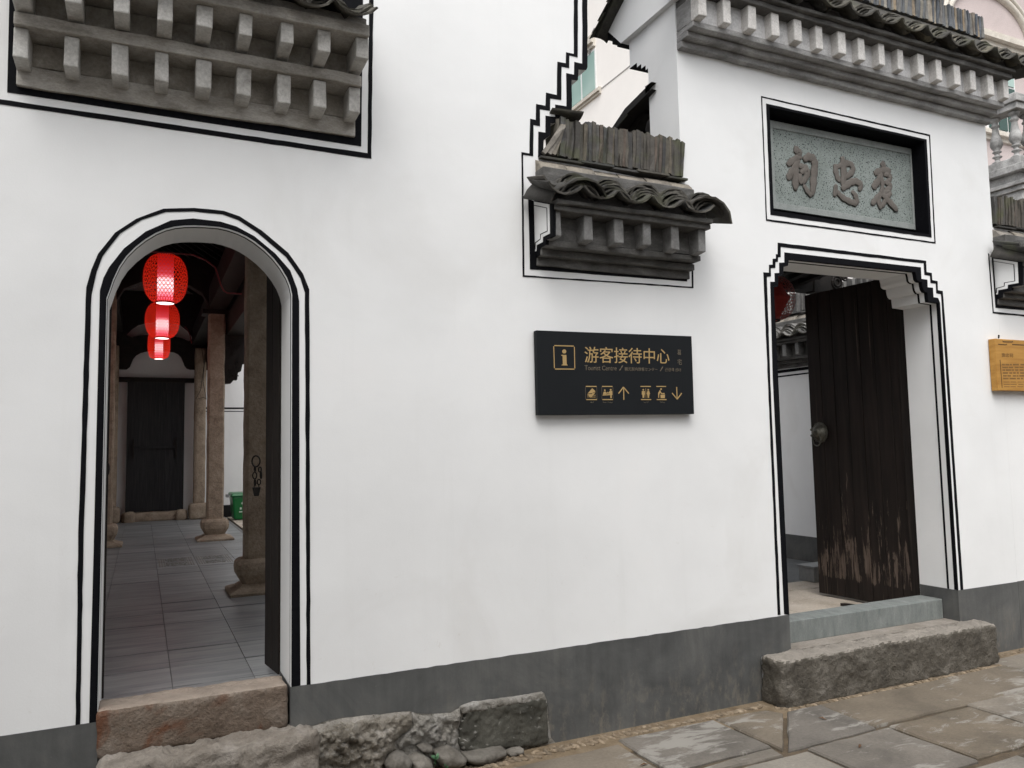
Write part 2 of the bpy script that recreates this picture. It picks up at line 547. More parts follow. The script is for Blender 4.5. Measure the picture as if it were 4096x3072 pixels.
def floor_tile_mat():
    m, n, l, p = newmat('grey_floor_tile')
    v = coords(n, l, world=True, scale=(1.6, 14, 1))
    a = nz(n, l, v, 1.0, 6, .62, .5)
    c = ramp(n, l, a, [(.3, (.135, .146, .152)), (.5, (.235, .244, .248)), (.72, (.33, .334, .334))])
    b_ = nz(n, l, coords(n, l, world=True), 2.5, 5, .6)
    c = mix(n, l, .5, c, ramp(n, l, b_, [(.3, .75), (.7, 1.2)]), 'MULTIPLY')
    hsn = n.new('ShaderNodeHueSaturation'); l.new(c, hsn.inputs['Color'])
    mr = n.new('ShaderNodeMapRange'); mr.inputs['To Min'].default_value = .88; mr.inputs['To Max'].default_value = 1.12
    l.new(objrand(n), mr.inputs['Value']); l.new(mr.outputs[0], hsn.inputs['Value'])
    l.new(hsn.outputs[0], p.inputs['Base Color'])
    p.inputs['Roughness'].default_value = .42
    bump(n, l, p, a, .08, .003)
    return m
def flag_mat():
    m, n, l, p = newmat('worn_flagstone')
    v = coords(n, l, world=True)
    a = nz(n, l, v, 2.6, 7, .62, .4)
    r_ = objrand(n)
    base = ramp(n, l, r_, [(.0, (.125, .101, .072)), (.3, (.155, .130, .099)), (.5, (.118, .107, .094)), (.75, (.175, .152, .122)), (1.0, (.205, .188, .160))])
    c = mix(n, l, .8, base, ramp(n, l, a, [(.28, .55), (.5, 1.0), (.75, 1.4)]), 'MULTIPLY')
    f = nz(n, l, v, 55, 5, .75)
    c = mix(n, l, .6, c, ramp(n, l, f, [(.3, .7), (.5, 1.0), (.72, 1.3)]), 'MULTIPLY')
    vs = coords(n, l, world=True, scale=(3.2, 9, 1))
    q = nz(n, l, vs, 1.1, 8, .72, .7)                                    # pale lime crust, in streaks along the lane
    reg = nz(n, l, v, 1.15, 2, .5)
    qq = math_(n, l, 'ADD', math_(n, l, 'MULTIPLY', q, .75), math_(n, l, 'MULTIPLY', reg, .5))
    c = mix(n, l, math_(n, l, 'MULTIPLY', ramp(n, l, qq, [(.672, 0.0), (.73, 1.0)]), .7), c, (.30, .285, .255))
    l.new(c, p.inputs['Base Color']); p.inputs['Roughness'].default_value = .8
    b1 = bump(n, l, None, a, .4, .012)
    b1 = bump(n, l, None, f, .45, .004, b1)
    bump(n, l, p, q, .2, .006, b1)
    return m

PLASTER = plaster_mat(); BLACK = black_mat(); PLINTH = plinth_mat()
STUCCO_OLD = stone('weathered_stucco', [(0.1953, 0.1783, 0.1498), (0.3448, 0.3221, 0.288), (0.5174, 0.4946, 0.4549)], 5, .35, .01, fine=70, stretch=(1, 1, 2.2))
FRIEZE_OLD = stone('dark_frieze', [(0.1582, 0.1405, 0.1186), (0.2937, 0.2676, 0.2279), (0.4979, 0.4648, 0.421)], 5, .35, .01, fine=70)  # frieze in a darker tone than the eave courses
DENTIL_OLD = stone('limewashed_dentil', [(0.288, 0.2747, 0.2522), (0.4325, 0.4192, 0.3923), (0.5581, 0.5492, 0.5224)], 9, .3, .008, fine=80)
STUCCO_GATE = stone('grey_gate_stucco', [(0.136, 0.1334, 0.1292), (0.2635, 0.2592, 0.2525), (0.425, 0.4208, 0.4123)], 4.5, .35, .01, fine=70, stretch=(1, 1, 2.4))
DENTIL_GATE = stone('pale_gate_dentil', [(0.432, 0.414, 0.3915), (0.594, 0.576, 0.549), (0.666, 0.648, 0.63)], 9, .25, .006, fine=80)
FRIEZE_GATE = stone('pale_frieze', [(0.306, 0.3017, 0.2975), (0.493, 0.4887, 0.4845), (0.612, 0.6078, 0.6035)], 6, .3, .008, fine=70)
STUCCO_DARK = stone('dark_stucco', [(0.048, 0.0464, 0.0432), (0.092, 0.0888, 0.0832), (0.184, 0.1784, 0.1704)], 6, .4, .01, fine=70, stretch=(1, 1, 2.0))  # dark tone for the small eaves and the upper gate cornice courses
DENTIL_DARK = stone('dark_dentil', [(0.104, 0.1024, 0.0992), (0.176, 0.1736, 0.168), (0.288, 0.288, 0.284)], 9, .3, .008, fine=70)  # dark grey dentils of the small eaves
TILE_DARK = tile_mat('dark_clay_tile', [(0.0, (0.0221, 0.0211, 0.0188)), (0.35, (0.0402, 0.038, 0.0338)), (0.6, (0.0554, 0.05, 0.0425)), (0.8, (0.0449, 0.046, 0.0471)), (1.0, (0.0858, 0.0782, 0.063))], .35, .12)
TILE_GATE = tile_mat('gate_clay_tile', [(.0, (.03, .029, .026)), (.4, (.06, .056, .046)), (.7, (.085, .078, .06)), (1.0, (.14, .125, .09))], .15, .25)
TILE_LIP = tile_mat('broken_tile_lip', [(0.0, (0.0527, 0.0489, 0.0412)), (0.5, (0.079, 0.0728, 0.0612)), (1.0, (0.1116, 0.1044, 0.09))], .45, .2)
TILE_RIDGE = tile_mat('ridge_clay_tile', [(0.0, (0.0389, 0.0389, 0.0389)), (0.2, (0.0764, 0.0673, 0.0551)), (0.4, (0.0649, 0.0657, 0.0657)), (0.55, (0.0839, 0.0643, 0.0505)), (0.7, (0.0683, 0.0644, 0.0531)), (0.85, (0.1183, 0.1015, 0.0765)), (1.0, (0.0433, 0.0433, 0.0447))], .75, .06)
TILE_BLUE = tile_mat('blue_grey_ridge_tile', [(.0, (.07, .08, .095)), (.25, (.12, .125, .125)), (.45, (.09, .10, .115)), (.6, (.22, .20, .16)), (.75, (.11, .115, .12)), (.9, (.26, .20, .13)), (1.0, (.3, .29, .26))], .0, .15)
TILE_ROLL = tile_mat('pale_ridge_roll_tile', [(0.0, (0.17, 0.15, 0.125)), (0.5, (0.22, 0.195, 0.16)), (1.0, (0.2, 0.185, 0.165))], .12, .35)
TILE_LIGHT = tile_mat('pale_grey_tile', [(.0, (.07, .068, .065)), (.4, (.13, .125, .12)), (.7, (.2, .195, .185)), (1.0, (.32, .31, .29))], .0, .3)  # paler tile tone for the courtyard eave and gate ridge caps
COLUMN = stone('brown_sandstone', [(0.2048, 0.1552, 0.1103), (0.3296, 0.2587, 0.1902), (0.4314, 0.3488, 0.2661)], 6, .9, .02, fine=38)
RED_STONE = stone('reddish_threshold_stone', [(0.0742, 0.0508, 0.034), (0.1476, 0.1102, 0.0822), (0.2155, 0.1827, 0.15)], 5, .9, .02, fine=55, stain=((.12, .05, .024), 3.5, .5))
dusted(RED_STONE, (.33, .275, .225), .5, .85, .75)
SLAB_STONE = stone('pale_slab_stone', [(0.1114, 0.092, 0.0727), (0.2037, 0.1796, 0.1506), (0.305, 0.2808, 0.2518)], 5, .9, .02, fine=45)
STEP_STONE = stone('dark_step_stone', [(0.0467, 0.0399, 0.0306), (0.0892, 0.0782, 0.0612), (0.1615, 0.1462, 0.1232)], 7, 1.0, .025, fine=42, stain=((.20, .18, .15), 3.0, .6))
dusted(STEP_STONE, (.29, .262, .225))
STEP_TOP = stone('worn_step_top', [(0.17, 0.1487, 0.1232), (0.2295, 0.204, 0.1742), (0.289, 0.2635, 0.2338)], 5, .5, .01, fine=60)
GREY_SILL = stone('green_grey_sill_stone', [(0.119, 0.1318, 0.1258), (0.17, 0.1853, 0.1768), (0.2295, 0.2422, 0.2295)], 6, .3, .006, fine=90, stretch=(3, 1, .8))
MORTAR_STONE = stone('mortared_rubble', [(0.0885, 0.0753, 0.0566), (0.1858, 0.1654, 0.1328), (0.3009, 0.2771, 0.2389)], 6, 1.0, .03, fine=40)
dusted(MORTAR_STONE, (.30, .28, .25), .5, .85, .6)
MORTAR = stone('crumbling_mortar', [(0.144, 0.1304, 0.108), (0.234, 0.2204, 0.1936), (0.378, 0.3646, 0.342)], 9, 1.0, .03, fine=36)
DARK_BLOCK = stone('greenish_dark_block', [(0.0306, 0.0298, 0.0229), (0.0595, 0.057, 0.045), (0.102, 0.0978, 0.0808)], 5, .6, .012, fine=60, speck=((.2, .19, .17), 28, .68))
dusted(DARK_BLOCK, (.33, .315, .29), .4, .75, .8)
COBBLE = stone('grey_rubble_stone', [(0.0787, 0.0692, 0.0559), (0.1352, 0.1228, 0.1038), (0.2003, 0.186, 0.1623)], 7, .6, .01, fine=50, vary=.2)
PEBBLE = stone('tan_pebble', [(0.12, 0.088, 0.056), (0.188, 0.144, 0.096), (0.264, 0.216, 0.156)], 25, .4, .004, fine=90, vary=.3, pits=False)
SAND = stone('sandy_bed', [(0.104, 0.0736, 0.04), (0.168, 0.124, 0.076), (0.232, 0.18, 0.12)], 9, .7, .01, fine=90)
SOIL = stone('lane_soil', [(.05, .038, .024), (.085, .062, .038), (.14, .10, .06)], 8, .7, .01, fine=80)
FLAG = flag_mat()
FLOOR_TILE = floor_tile_mat()
YARD = stone('tan_yard_slab', [(.34, .29, .23), (.46, .40, .33), (.56, .51, .44)], 3, .3, .008, fine=70, vary=.1)
PLAQUE = stone('green_speckled_granite', [(0.165, 0.1913, 0.1762), (0.225, 0.255, 0.24), (0.2775, 0.3075, 0.2925)], 3.5, .5, .006, fine=110, speck=((.025, .035, .032), 95, .585), stain=((.24, .22, .17), 1.5, .62))
PLAQUE_RIM = stone('smooth_granite_rim', [(0.195, 0.2175, 0.2063), (0.255, 0.2737, 0.2625), (0.3, 0.315, 0.3)], 8, .2, .003, fine=120)
CARVED = stone('brown_carved_stone', [(0.0951, 0.085, 0.0734), (0.1205, 0.1066, 0.0934), (0.1422, 0.129, 0.1151)], 12, .3, .003, fine=120, pits=False)
WOOD_DARK = wood('dark_hall_timber', [(.007, .006, .005), (.014, .011, .009), (.026, .02, .016)], (8, 8, 8))
WOOD_DOOR = wood('dark_plank', [(0.0114, 0.0114, 0.0133), (0.0247, 0.0238, 0.0247), (0.0494, 0.0475, 0.0475)], (60, 60, 2.2), vary=.15)
WOOD_LEAF = wood('brown_black_plank', [(.007, .005, .0045), (.015, .011, .009), (.04, .03, .024)], (50, 50, 2.0), vary=.1)
WORN = worn_door_mat()
BRONZE = plain('aged_bronze', (.115, .11, .09), .5, .6, b=.3, scale=60, var=.35)
IRON = plain('dark_iron', (.018, .016, .015), .55, .7)
SIGN = plain('charcoal_sign_panel', (.005, .0066, .0082), .7, 0, scale=6, var=.05)
GOLD = plain('gold_lettering', (.41, .28, .115), .6, .1, scale=6, var=.04)
GOLD_DIM = plain('dull_gold_small_lettering', (.14, .115, .08), .6, .1, scale=60, var=.5)
OAK = wood('varnished_yellow_wood', [(.32, .15, .028), (.43, .225, .05), (.50, .28, .075)], (2.0, 9, 26), .45, bs=.1)
OAK_TEXT = plain('burnt_engraving', (.17, .088, .022), .7)
OAK_CUT = plain('dark_engraved_line', (.045, .022, .008), .8)
GREEN = plain('green_plastic', (.0, .135, .03), .35, scale=5, var=.06)
WHITE_PRINT = plain('white_print', (.5, .62, .52), .5)
RED_CORD = plain('red_conduit', (.24, .022, .025), .5)
CREAM = plain('cream_render', (.90, .865, .825), .85, scale=1.2, var=.03, b=.05)
PINK = stone('pink_render', [(.45, .385, .37), (.52, .445, .43), (.57, .495, .475)], 1.2, .1, .004, fine=60, pits=False)
CREAM_TRIM = stone('cream_moulding', [(.46, .42, .36), (.58, .54, .475), (.66, .625, .57)], 5, .15, .004, fine=60, pits=False)
BALUST = stone('mildewed_concrete', [(.10, .10, .095), (.31, .305, .295), (.52, .515, .50)], 4.5, .4, .008, fine=60)
GLASS = None
def glass_mat():
    m, n, l, p = newmat('green_window_glass')
    p.inputs['Base Color'].default_value = (.3, .42, .38, 1); p.inputs['Roughness'].default_value = .06
    p.inputs['Specular IOR Level'].default_value = .9
    v = coords(n, l, world=True); f = nz(n, l, v, .6, 2)
    l.new(ramp(n, l, f, [(.35, (.22, .36, .31)), (.65, (.34, .47, .42))]), p.inputs['Base Color'])
    return m
GLASS = glass_mat()
UPVC = plain('white_window_frame', (.75, .75, .74), .4)
DARK_PAINT = plain('dark_wall_base', (.012, .012, .013), .8)
METAL_BOX = plain('grey_sheet_metal', (.30, .31, .31), .45, .4)
LEAF = plain('weed_leaf', (.045, .115, .05), .55, vary=.25)

# ------------------------------------------------------------------ roof tiles (shared meshes)
def arc_tile_mesh(name, rad, half, length, thick, seg=6, taper=.93, seed=0):
    rnd = random.Random(seed)
    b = mb(); vs = []
    for j, (yy, k) in enumerate(((0.0, 1.0), (length, taper))):
        for ring in (0, 1):
            for i in range(seg + 1):
                a = -half + 2 * half * i / seg
                rr = (rad - (thick if ring else 0)) * k
                jit = (rnd.random() - .5) * .0035
                vs.append((math.sin(a) * rr, yy + (rnd.random() - .5) * .006, math.cos(a) * rr - rad + jit))
    s1 = seg + 1
    fs = []
    for i in range(seg):
        fs.append((i, i + 1, 2 * s1 + i + 1, 2 * s1 + i))
        fs.append((s1 + i + 1, s1 + i, 3 * s1 + i, 3 * s1 + i + 1))
        fs.append((i + 1, i, s1 + i, s1 + i + 1))
        fs.append((2 * s1 + i, 2 * s1 + i + 1, 3 * s1 + i + 1, 3 * s1 + i))
    fs.append((0, 2 * s1, 3 * s1, s1)); fs.append((seg, s1 + seg, 3 * s1 + seg, 2 * s1 + seg))
    b.add(vs, fs)
    me = b.mesh(name)
    for pl in me.polygons:
        pl.use_smooth = abs(pl.normal.y) < .6
    return me
def lips(me):
    me.materials.append(TILE_LIP)
    for pl in me.polygons:
        if abs(pl.normal.y) > .6: pl.material_index = 1
COVERS = {}; PANS = {}
def tile_set(matl, pitch):
    key = (matl.name, pitch)
    if key not in COVERS:
        cs = []; ps = []
        for s_ in range(4):
            c = arc_tile_mesh('cover_tile', pitch * .54, R(64), .21, .0095, seed=s_); c.materials.append(matl); lips(c); cs.append(c)
            q = arc_tile_mesh('pan_tile', pitch * .62, R(52), .22, .0105, seed=10 + s_); q.materials.append(matl); lips(q); ps.append(q)
        COVERS[key] = (cs, ps)
    return COVERS[key]

def eave_tiles(par, u0, u1, pitch, yv, zv, matl, layers=4, slope=R(24), first=0.5, step=.042, rise=.024, rnd=None, pans=3, lift=.062, ln=1.0, last=True, tilt=R(15), c0=0):
    """tile courses along the eave: concave pans with stacks of convex covers over their joints; yv,zv = lip of the pans"""
    rnd = rnd or random.Random(3)
    cs, ps = tile_set(matl, pitch)
    n = int(round((u1 - u0) / pitch))
    for i in range(n):
        uc = u0 + (i + first) * pitch
        for k in range(pans):
            o = link('roof_tile', rnd.choice(ps), None, par)
            o.location = (uc + rnd.uniform(-.006, .006), yv + k * .07 + rnd.uniform(-.008, .008), zv + k * .05)
            o.rotation_euler = (slope + rnd.uniform(-.03, .03), math.pi, rnd.uniform(-.05, .05))
            o.rotation_euler = Matrix.Rotation(slope + rnd.uniform(-.03, .03), 4, 'X').__matmul__(Matrix.Rotation(math.pi, 4, 'Y')).to_euler()
    for i in range(c0, n + 1 if last else n):
        uc = u0 + (i + first - .5) * pitch
        for k in range(layers):
            o = link('roof_tile', rnd.choice(cs), None, par)
            o.location = (uc + rnd.uniform(-.018, .018), yv + .014 + k * step + rnd.uniform(-.009, .009), zv + lift + pitch * .14 + k * rise)
            o.scale = (1, ln, 1)
            o.rotation_euler = (tilt + rnd.uniform(-.035, .035), rnd.uniform(-.06, .06), rnd.uniform(-.06, .06))

def slab_mesh(name, w, d, h, seed, matl):
    """an upright ridge tile: thin, slightly bowed slab"""
    rnd = random.Random(seed); b = mb()
    vs = []
    for zz in (0, h * .5, h):
        for (xx, yy) in ((-w / 2, 0), (w / 2, 0), (w / 2, d), (-w / 2, d)):
            vs.append((xx + (.004 if zz == h * .5 else 0) + rnd.uniform(-.0015, .0015), yy + rnd.uniform(-.004, .004) + (rnd.uniform(-.004, .006) if yy == 0 else 0), zz + (rnd.uniform(-.008, .008) if zz == h else 0)))
    fs = [(3, 2, 1, 0), (8, 9, 10, 11)]
    for q in (0, 4):
        for i in range(4): fs.append((q + i, q + (i + 1) % 4, q + 4 + (i + 1) % 4, q + 4 + i))
    b.add(vs, fs); me = b.mesh(name); me.materials.append(matl); return me
def ridge(par, u0, u1, y, z, h, d, matl, w=.021, lean=.06, seed=1, drop=0.0):
    rnd = random.Random(seed)
    ms = [slab_mesh('ridge_tile', w * k, d, h * j, seed * 10 + i, matl) for i, (k, j) in enumerate(((.8, 1), (1, 1.02), (1.2, .97), (1.45, 1.0), (1.0, 1.04)))]
    ws = [w * k for k in (.8, 1, 1.2, 1.45, 1.0)]
    u = u0
    while u < u1:
        i = rnd.randrange(5)
        o = link('ridge_tile', ms[i], None, par)
        o.location = (u + ws[i] / 2, y + rnd.uniform(-.008, .008), z + drop * (u - u0) + rnd.uniform(-.006, .006))
        o.rotation_euler = (rnd.uniform(-.02, .02), lean + rnd.uniform(-.035, .035), rnd.uniform(-.05, .05))
        u += ws[i] * .97

# ------------------------------------------------------------------ THE SETTING: ground, lane, pebbles
g = mb().box(-90, 110, -120, 120, -.6, -.075).build('ground', SOIL); tag(g, kind='structure')
lane = thing('lane_pavement', None, None, (3.0, -.6, -.07), kind='structure')
bed = mb().box(-8, 14, -7, -.09, -.072, -.018).build('bedding_soil', SOIL, lane)
def flag(x0, x1, y0, y1, seed, poly=None, top=0.0, gap=.009):
    rnd = random.Random(seed)
    if poly is None:
        j = lambda: rnd.uniform(-.006, .006)
        poly = [(x0 + gap + j(), y0 + gap + j()), (x1 - gap + j(), y0 + gap + j()), (x1 - gap + j(), y1 - gap + j()), (x0 + gap + j(), y1 - gap + j())]
    # outline with slightly worn, wavering edges
    out = []
    n = len(poly)
    for i in range(n):
        a, b = Vector((*poly[i], 0)), Vector((*poly[(i + 1) % n], 0))
        k = max(1, int((b - a).length / .09))
        for t in range(k):
            p = a.lerp(b, t / k)
            w = .005 if t else .002
            out.append(Vector((p.x + rnd.uniform(-w, w), p.y + rnd.uniform(-w, w), 0)))
    c = sum(out, Vector()) / len(out)
    tilt = (rnd.uniform(-.006, .006), rnd.uniform(-.006, .006))
    m = mb(); n = len(out)
    rings = [(1.0, -.05, 0), (1.0, -.009, 0), (None, 0.0, .010)]
    vs = []
    for s_, z, ins in rings:
        for p in out:
            q = p + (c - p).normalized() * ins
            zz = top + z + tilt[0] * (q.x - c.x) + tilt[1] * (q.y - c.y) + .0015 * hump(q, 6)
            vs.append((q.x, q.y, zz))
    fs = [tuple(range(2 * n, 3 * n))]
    for r_ in range(2):
        for i in range(n):
            k = (i + 1) % n
            fs.append((r_ * n + i, r_ * n + k, (r_ + 1) * n + k, (r_ + 1) * n + i))
    m.add(vs, fs)
    return m.build('flagstone', FLAG, lane)
fs_ = 1
flag(0, 0, 0, 0, 1, [(3.05, -.68), (3.46, -.255), (3.03, -.135)][::1] and [(3.045, -.675), (3.455, -.25), (3.40, -.165), (3.045, -.14)])
flag(0, 0, 0, 0, 2, [(3.065, -.69), (3.728, -.675), (3.755, -.255), (3.49, -.25)])
flag(3.745, 5.50, -.665, -.245, 3)
flag(2.36, 3.035, -.615, -.14, 4)
flag(0, 0, 0, 0, 5, [(2.52, -.705), (3.0, -.72), (3.02, -.625), (2.75, -.63), (2.50, -.66)], top=-.004)
flag(5.50, 6.9, -.40, -.12, 6)
flag(5.50, 6.9, -.64, -.41, 7)
flag(1.62, 2.35, -.62, -.20, 8)
flag(.8, 1.61, -.63, -.27, 9)
flag(3.165, 3.795, -1.235, -.70, 10)
flag(3.805, 4.505, -1.215, -.685, 11)
flag(4.515, 5.35, -1.2, -.655, 12)
flag(5.36, 6.9, -1.2, -.65, 13)
flag(2.3, 3.155, -1.26, -.735, 14)
flag(1.45, 2.29, -1.26, -.73, 15)
flag(.4, 1.44, -1.27, -.73, 16)
fs_ = 20
yy = -1.25
rnd = random.Random(11)
for row in range(6):
    h = rnd.uniform(.48, .58); x = -2.5 - rnd.random()
    while x < 7.5:
        w = rnd.uniform(.55, 1.0)
        if not (row == 0 and False):
            flag(x, x + w, yy - h, yy - .012, fs_); fs_ += 1
        x += w + .004
    yy -= h + .004
for x0, x1, y0 in ((-2.4, -1.3, -.42), (-1.29, -.5, -.42), (-.49, .38, -.6)):
    flag(x0, x1, -1.25, y0, fs_); fs_ += 1

strip = thing('pebble_strip', None, None, (3.0, -.1, -.02), kind='structure')
mb().add and None
b = mb(); b.box(.6, 3.56, -.30, .0, -.05, -.012); b.box(3.50, 7.0, -.26, 0, -.05, -.013)
b.build('sand_bed', SAND, strip)
pmeshes = []
for s_ in range(6):
    bm = bmesh.new(); bmesh.ops.create_icosphere(bm, subdivisions=2, radius=1.0)
    for v in bm.verts:
        v.co *= 1 + .18 * noise.noise(v.co * 1.3 + Vector((s_ * 7, 0, 0)))
    me = bpy.data.meshes.new('pebble'); bm.to_mesh(me); bm.free()
    me.polygons.foreach_set('use_smooth', [True] * len(me.polygons)); me.materials.append(PEBBLE); pmeshes.append(me)
rnd = random.Random(5)
def pebble(x, y, a, b_, rot, z=-.012):
    o = link('pebble', rnd.choice(pmeshes), None, strip, Vector((x, y, z)) - Vector((3.0, -.1, -.02)))
    o.scale = (a, b_, min(a, b_) * .75); o.rotation_euler = (rnd.uniform(-.25, .25), rnd.uniform(-.25, .25), rot)
x = 1.5
while x < 3.46:                                          # set on edge, slanting like rope, in one and then two rows
    yb = -.088 - .02 * (x < 2.3) - .02 * (x < 1.9)
    pebble(x, yb + rnd.uniform(-.008, .008), .031 * rnd.uniform(.8, 1.2), .0155 * rnd.uniform(.8, 1.2), R(118) + rnd.uniform(-.25, .25))
    if x < 2.75: pebble(x + rnd.uniform(-.01, .01), yb + .044 + rnd.uniform(-.008, .008), .017 * rnd.uniform(.7, 1.2), .012 * rnd.uniform(.8, 1.2), rnd.uniform(0, 3))
    x += rnd.uniform(.031, .042)
x = 3.6
while x < 6.6:
    y = -.225 if x < 5.52 else -.06
    pebble(x, y + rnd.uniform(-.007, .007), .027 * rnd.uniform(.8, 1.25), .014 * rnd.uniform(.8, 1.2), R(100) + rnd.uniform(-.7, .7))
    x += rnd.uniform(.034, .05)
for t in range(8):
    pebble(3.50 + .01 * t, -.15 - t * .012, .02, .012, rnd.uniform(0, 3))

# ------------------------------------------------------------------ HOUSE WALL (left) with the arch, and the low wall as far as the gate
house = thing('house_wall', 'tall whitewashed house wall with a black-banded arched doorway and a stepped right-hand edge', 'wall', (0, 0, 0))
ARCH = z4([(163, 470), (168, 425), (183, 380), (212, 318), (245, 270), (290, 225), (335, 190), (385, 160), (430, 141), (475, 130), (520, 125), (565, 124), (620, 126), (680, 131), (725, 141), (770, 156), (812, 176), (850, 200), (897, 237), (940, 280), (975, 325), (1002, 370), (1018, 410), (1027, 452), (1029, 480)])
arch = Ys(ARCH)
XL, XR = -.152, .655
arch[0].x = XL; arch[1].x = max(arch[1].x, XL)
arch[-1].x = XR; arch[-2].x = min(arch[-2].x, XR)
open_l = [Vector((XL, 0, .28))] + arch + [Vector((XR, 0, .28))]
SIL = st([(992, -700), (992, 232), (978, 262), (874, 256), (866, 400), (784, 390), (784, 790), (772, 832), (640, 818), (632, 975), (503, 965), (500, 1135), (410, 1195), (405, 1440)])
sil = Ys(SIL)
topz = 6.6
outer = [Vector((-4.2, 0, -.3)), Vector((-4.2, 0, topz)), Vector((sil[0].x, 0, topz))] + sil + [Vector((3.058, 0, 3.22)), Vector((3.058, 0, -.3))]
mb().prism([outer, open_l], (0, .31, 0)).build('wall_face', PLASTER, house)
def band(parent, outer_px, inner_px, y=0.0, t=.003, conv=None):
    pts = Ys(outer_px) + Ys(inner_px)[::-1]
    pts = [p + Vector((0, -t, 0)) for p in pts]
    out = []; rn = random.Random(len(pts) * 31 + int(pts[0].x * 100))
    for i in range(len(pts)):                # brush-painted: the edge wavers by a millimetre or so
        a, b_ = pts[i], pts[(i + 1) % len(pts)]
        k = max(1, int((b_ - a).length / .06))
        for q in range(k):
            w = .0013 if q else .0004
            out.append(a.lerp(b_, q / k) + Vector((rn.uniform(-w, w), 0, rn.uniform(-w, w))))
    pts = out
    return mb().prism([pts], (0, t + .004, 0)).build('painted_band', BLACK, parent)
# arch bands (measured outlines)
oo = z4([(2, 2491), (15, 1640), (53, 415), (78, 330), (110, 255), (190, 155), (290, 90), (420, 42), (565, 38), (705, 52), (780, 78), (885, 145), (1010, 250), (1080, 350), (1110, 425), (1114, 1640), (1116, 2297)])
oi = z4([(24.5, 2486), (40, 1640), (78, 450), (103, 340), (130, 268), (215, 158), (315, 95), (430, 57), (560, 54), (700, 68), (775, 96), (865, 155), (1000, 270), (1068, 370), (1090, 440), (1095, 1640), (1098, 2300)])
band(house, oo, oi)
io = z4([(67, 2479), (89, 1640), (118, 430), (135, 370), (162, 318), (232, 230), (335, 150), (455, 97), (560, 88), (690, 103), (765, 126), (850, 172), (950, 255), (1020, 335), (1052, 420), (1062, 480), (1064, 1640), (1068, 2300)])
ipts = Ys(io)
inner_e = [Vector((XL - .003, 0, .46))] + [p + Vector((-.002 if i < len(arch) / 2 else .002, 0, .004)) for i, p in enumerate(arch)] + [Vector((XR + .003, 0, .485))]
pts = [p + Vector((0, -.003, 0)) for p in ipts] + [p + Vector((0, -.003, 0)) for p in inner_e[::-1]]
mb().prism([pts], (0, .007, 0)).build('painted_band', BLACK, house)
# thin line just inside the reveal
def reveal_line(parent, path, y0, y1, inset=.0025):
    b = mb(); n = len(path); c = sum(path, Vector()) / n
    vs = []
    for p in path:
        q = p + (c - p).normalized() * inset
        o_ = p + (p - c).normalized() * .002
        vs += [Vector((q.x, y0, q.z)), Vector((q.x, y1, q.z)), Vector((o_.x, y0, o_.z)), Vector((o_.x, y1, o_.z))]
    fs = []
    for i in range(n - 1):
        a, d = i * 4, (i + 1) * 4
        fs += [(a, d, d + 1, a + 1), (a, a + 2, d + 2, d), (a + 1, d + 1, d + 3, a + 3)]
    b.add(vs, fs); return b.build('painted_band', BLACK, parent)
reveal_line(house, [Vector((XL, 0, .5))] + arch + [Vector((XR, 0, .5))], .016, .024)
# bands round the big eave
mb().prism([[p + Vector((0, -.003, 0)) for p in Ys(z1([(62, -420), (40, 510), (1997, 810), (2012, -420)]))], ], (0, .007, 0)).build('painted_band', BLACK, house)
ob = z1([(-30, -420), (-62, 568), (2053, 878), (2070, -420)]); ib = z1([(-8, -420), (-36, 545), (2032, 848), (2046, -420)])
band(house, ob, ib)
# stepped edge bands
se_in = st([(925, -700), (925, 185), (818, 160), (816, 330), (712, 308), (716, 750), (566, 725), (564, 890), (437, 873), (434, 1098), (343, 1085), (338, 1428)])
se_out = [SIL[0]] + SIL[1:]
band(house, se_out, se_in)
so = st([(813, -700), (813, 55), (710, 33), (706, 180), (595, 158), (588, 600), (445, 568), (437, 742), (312, 718), (308, 930), (233, 915), (224, 1375), (117, 1357)])
si = st([(865, -700), (862, 97), (752, 72), (750, 240), (648, 220), (645, 663), (498, 642), (496, 806), (362, 785), (362, 1010), (275, 995), (273, 1408), (134, 1388)])
band(house, so, si)
band(house, z2([(118, 845), (125, 1530), (1068, 1593), (1066, 1460)]), z2([(127, 853), (134, 1522), (1060, 1585), (1058, 1460)]))
band(house, ez([(30, 815), (46, 1487), (1535, 1602), (1537, 1540)]), ez([(112, 860), (108, 1450), (1490, 1560), (1492, 1540)]))
# plinths: left of the arch, and from the arch to the gate (its ragged foot stops above the rubble)
mb().box(-4.2, XL + .001, -.004, .30, -.25, .459).build('plinth', PLINTH, house)
foot = Ys(rb([(25, 565), (100, 530), (215, 500), (330, 460), (440, 440), (600, 425), (750, 415), (860, 395), (985, 388), (1040, 405), (1110, 412), (1200, 405), (1310, 400), (1390, 350), (1500, 325), (1700, 300), (1900, 275), (2060, 240), (2085, 300), (2100, 460), (2118, 600), (2150, 640)]))
pl = [Vector((XR - .001, 0, .486)), Vector((3.782, 0, .486)), Vector((3.782, 0, .255)), Vector((3.535, 0, .255)), Vector((3.535, 0, -.08)), Vector((2.1, 0, -.08))] + foot[::-1] + [Vector((XR - .001, 0, .30))]
_rp = random.Random(77)
pl = [pl[0]] + [Vector((XR + (3.782 - XR) * i / 60, 0, .486 + _rp.uniform(-.0022, .0018))) for i in range(1, 60)] + pl[1:]
mb().prism([[p + Vector((0, -.004, 0)) for p in pl if p.z > -1]], (0, .007, 0)).build('plinth', PLINTH, house)
mb().box(XR - .003, XR + .01, .0, .31, .26, .486).build('plinth', PLINTH, house)

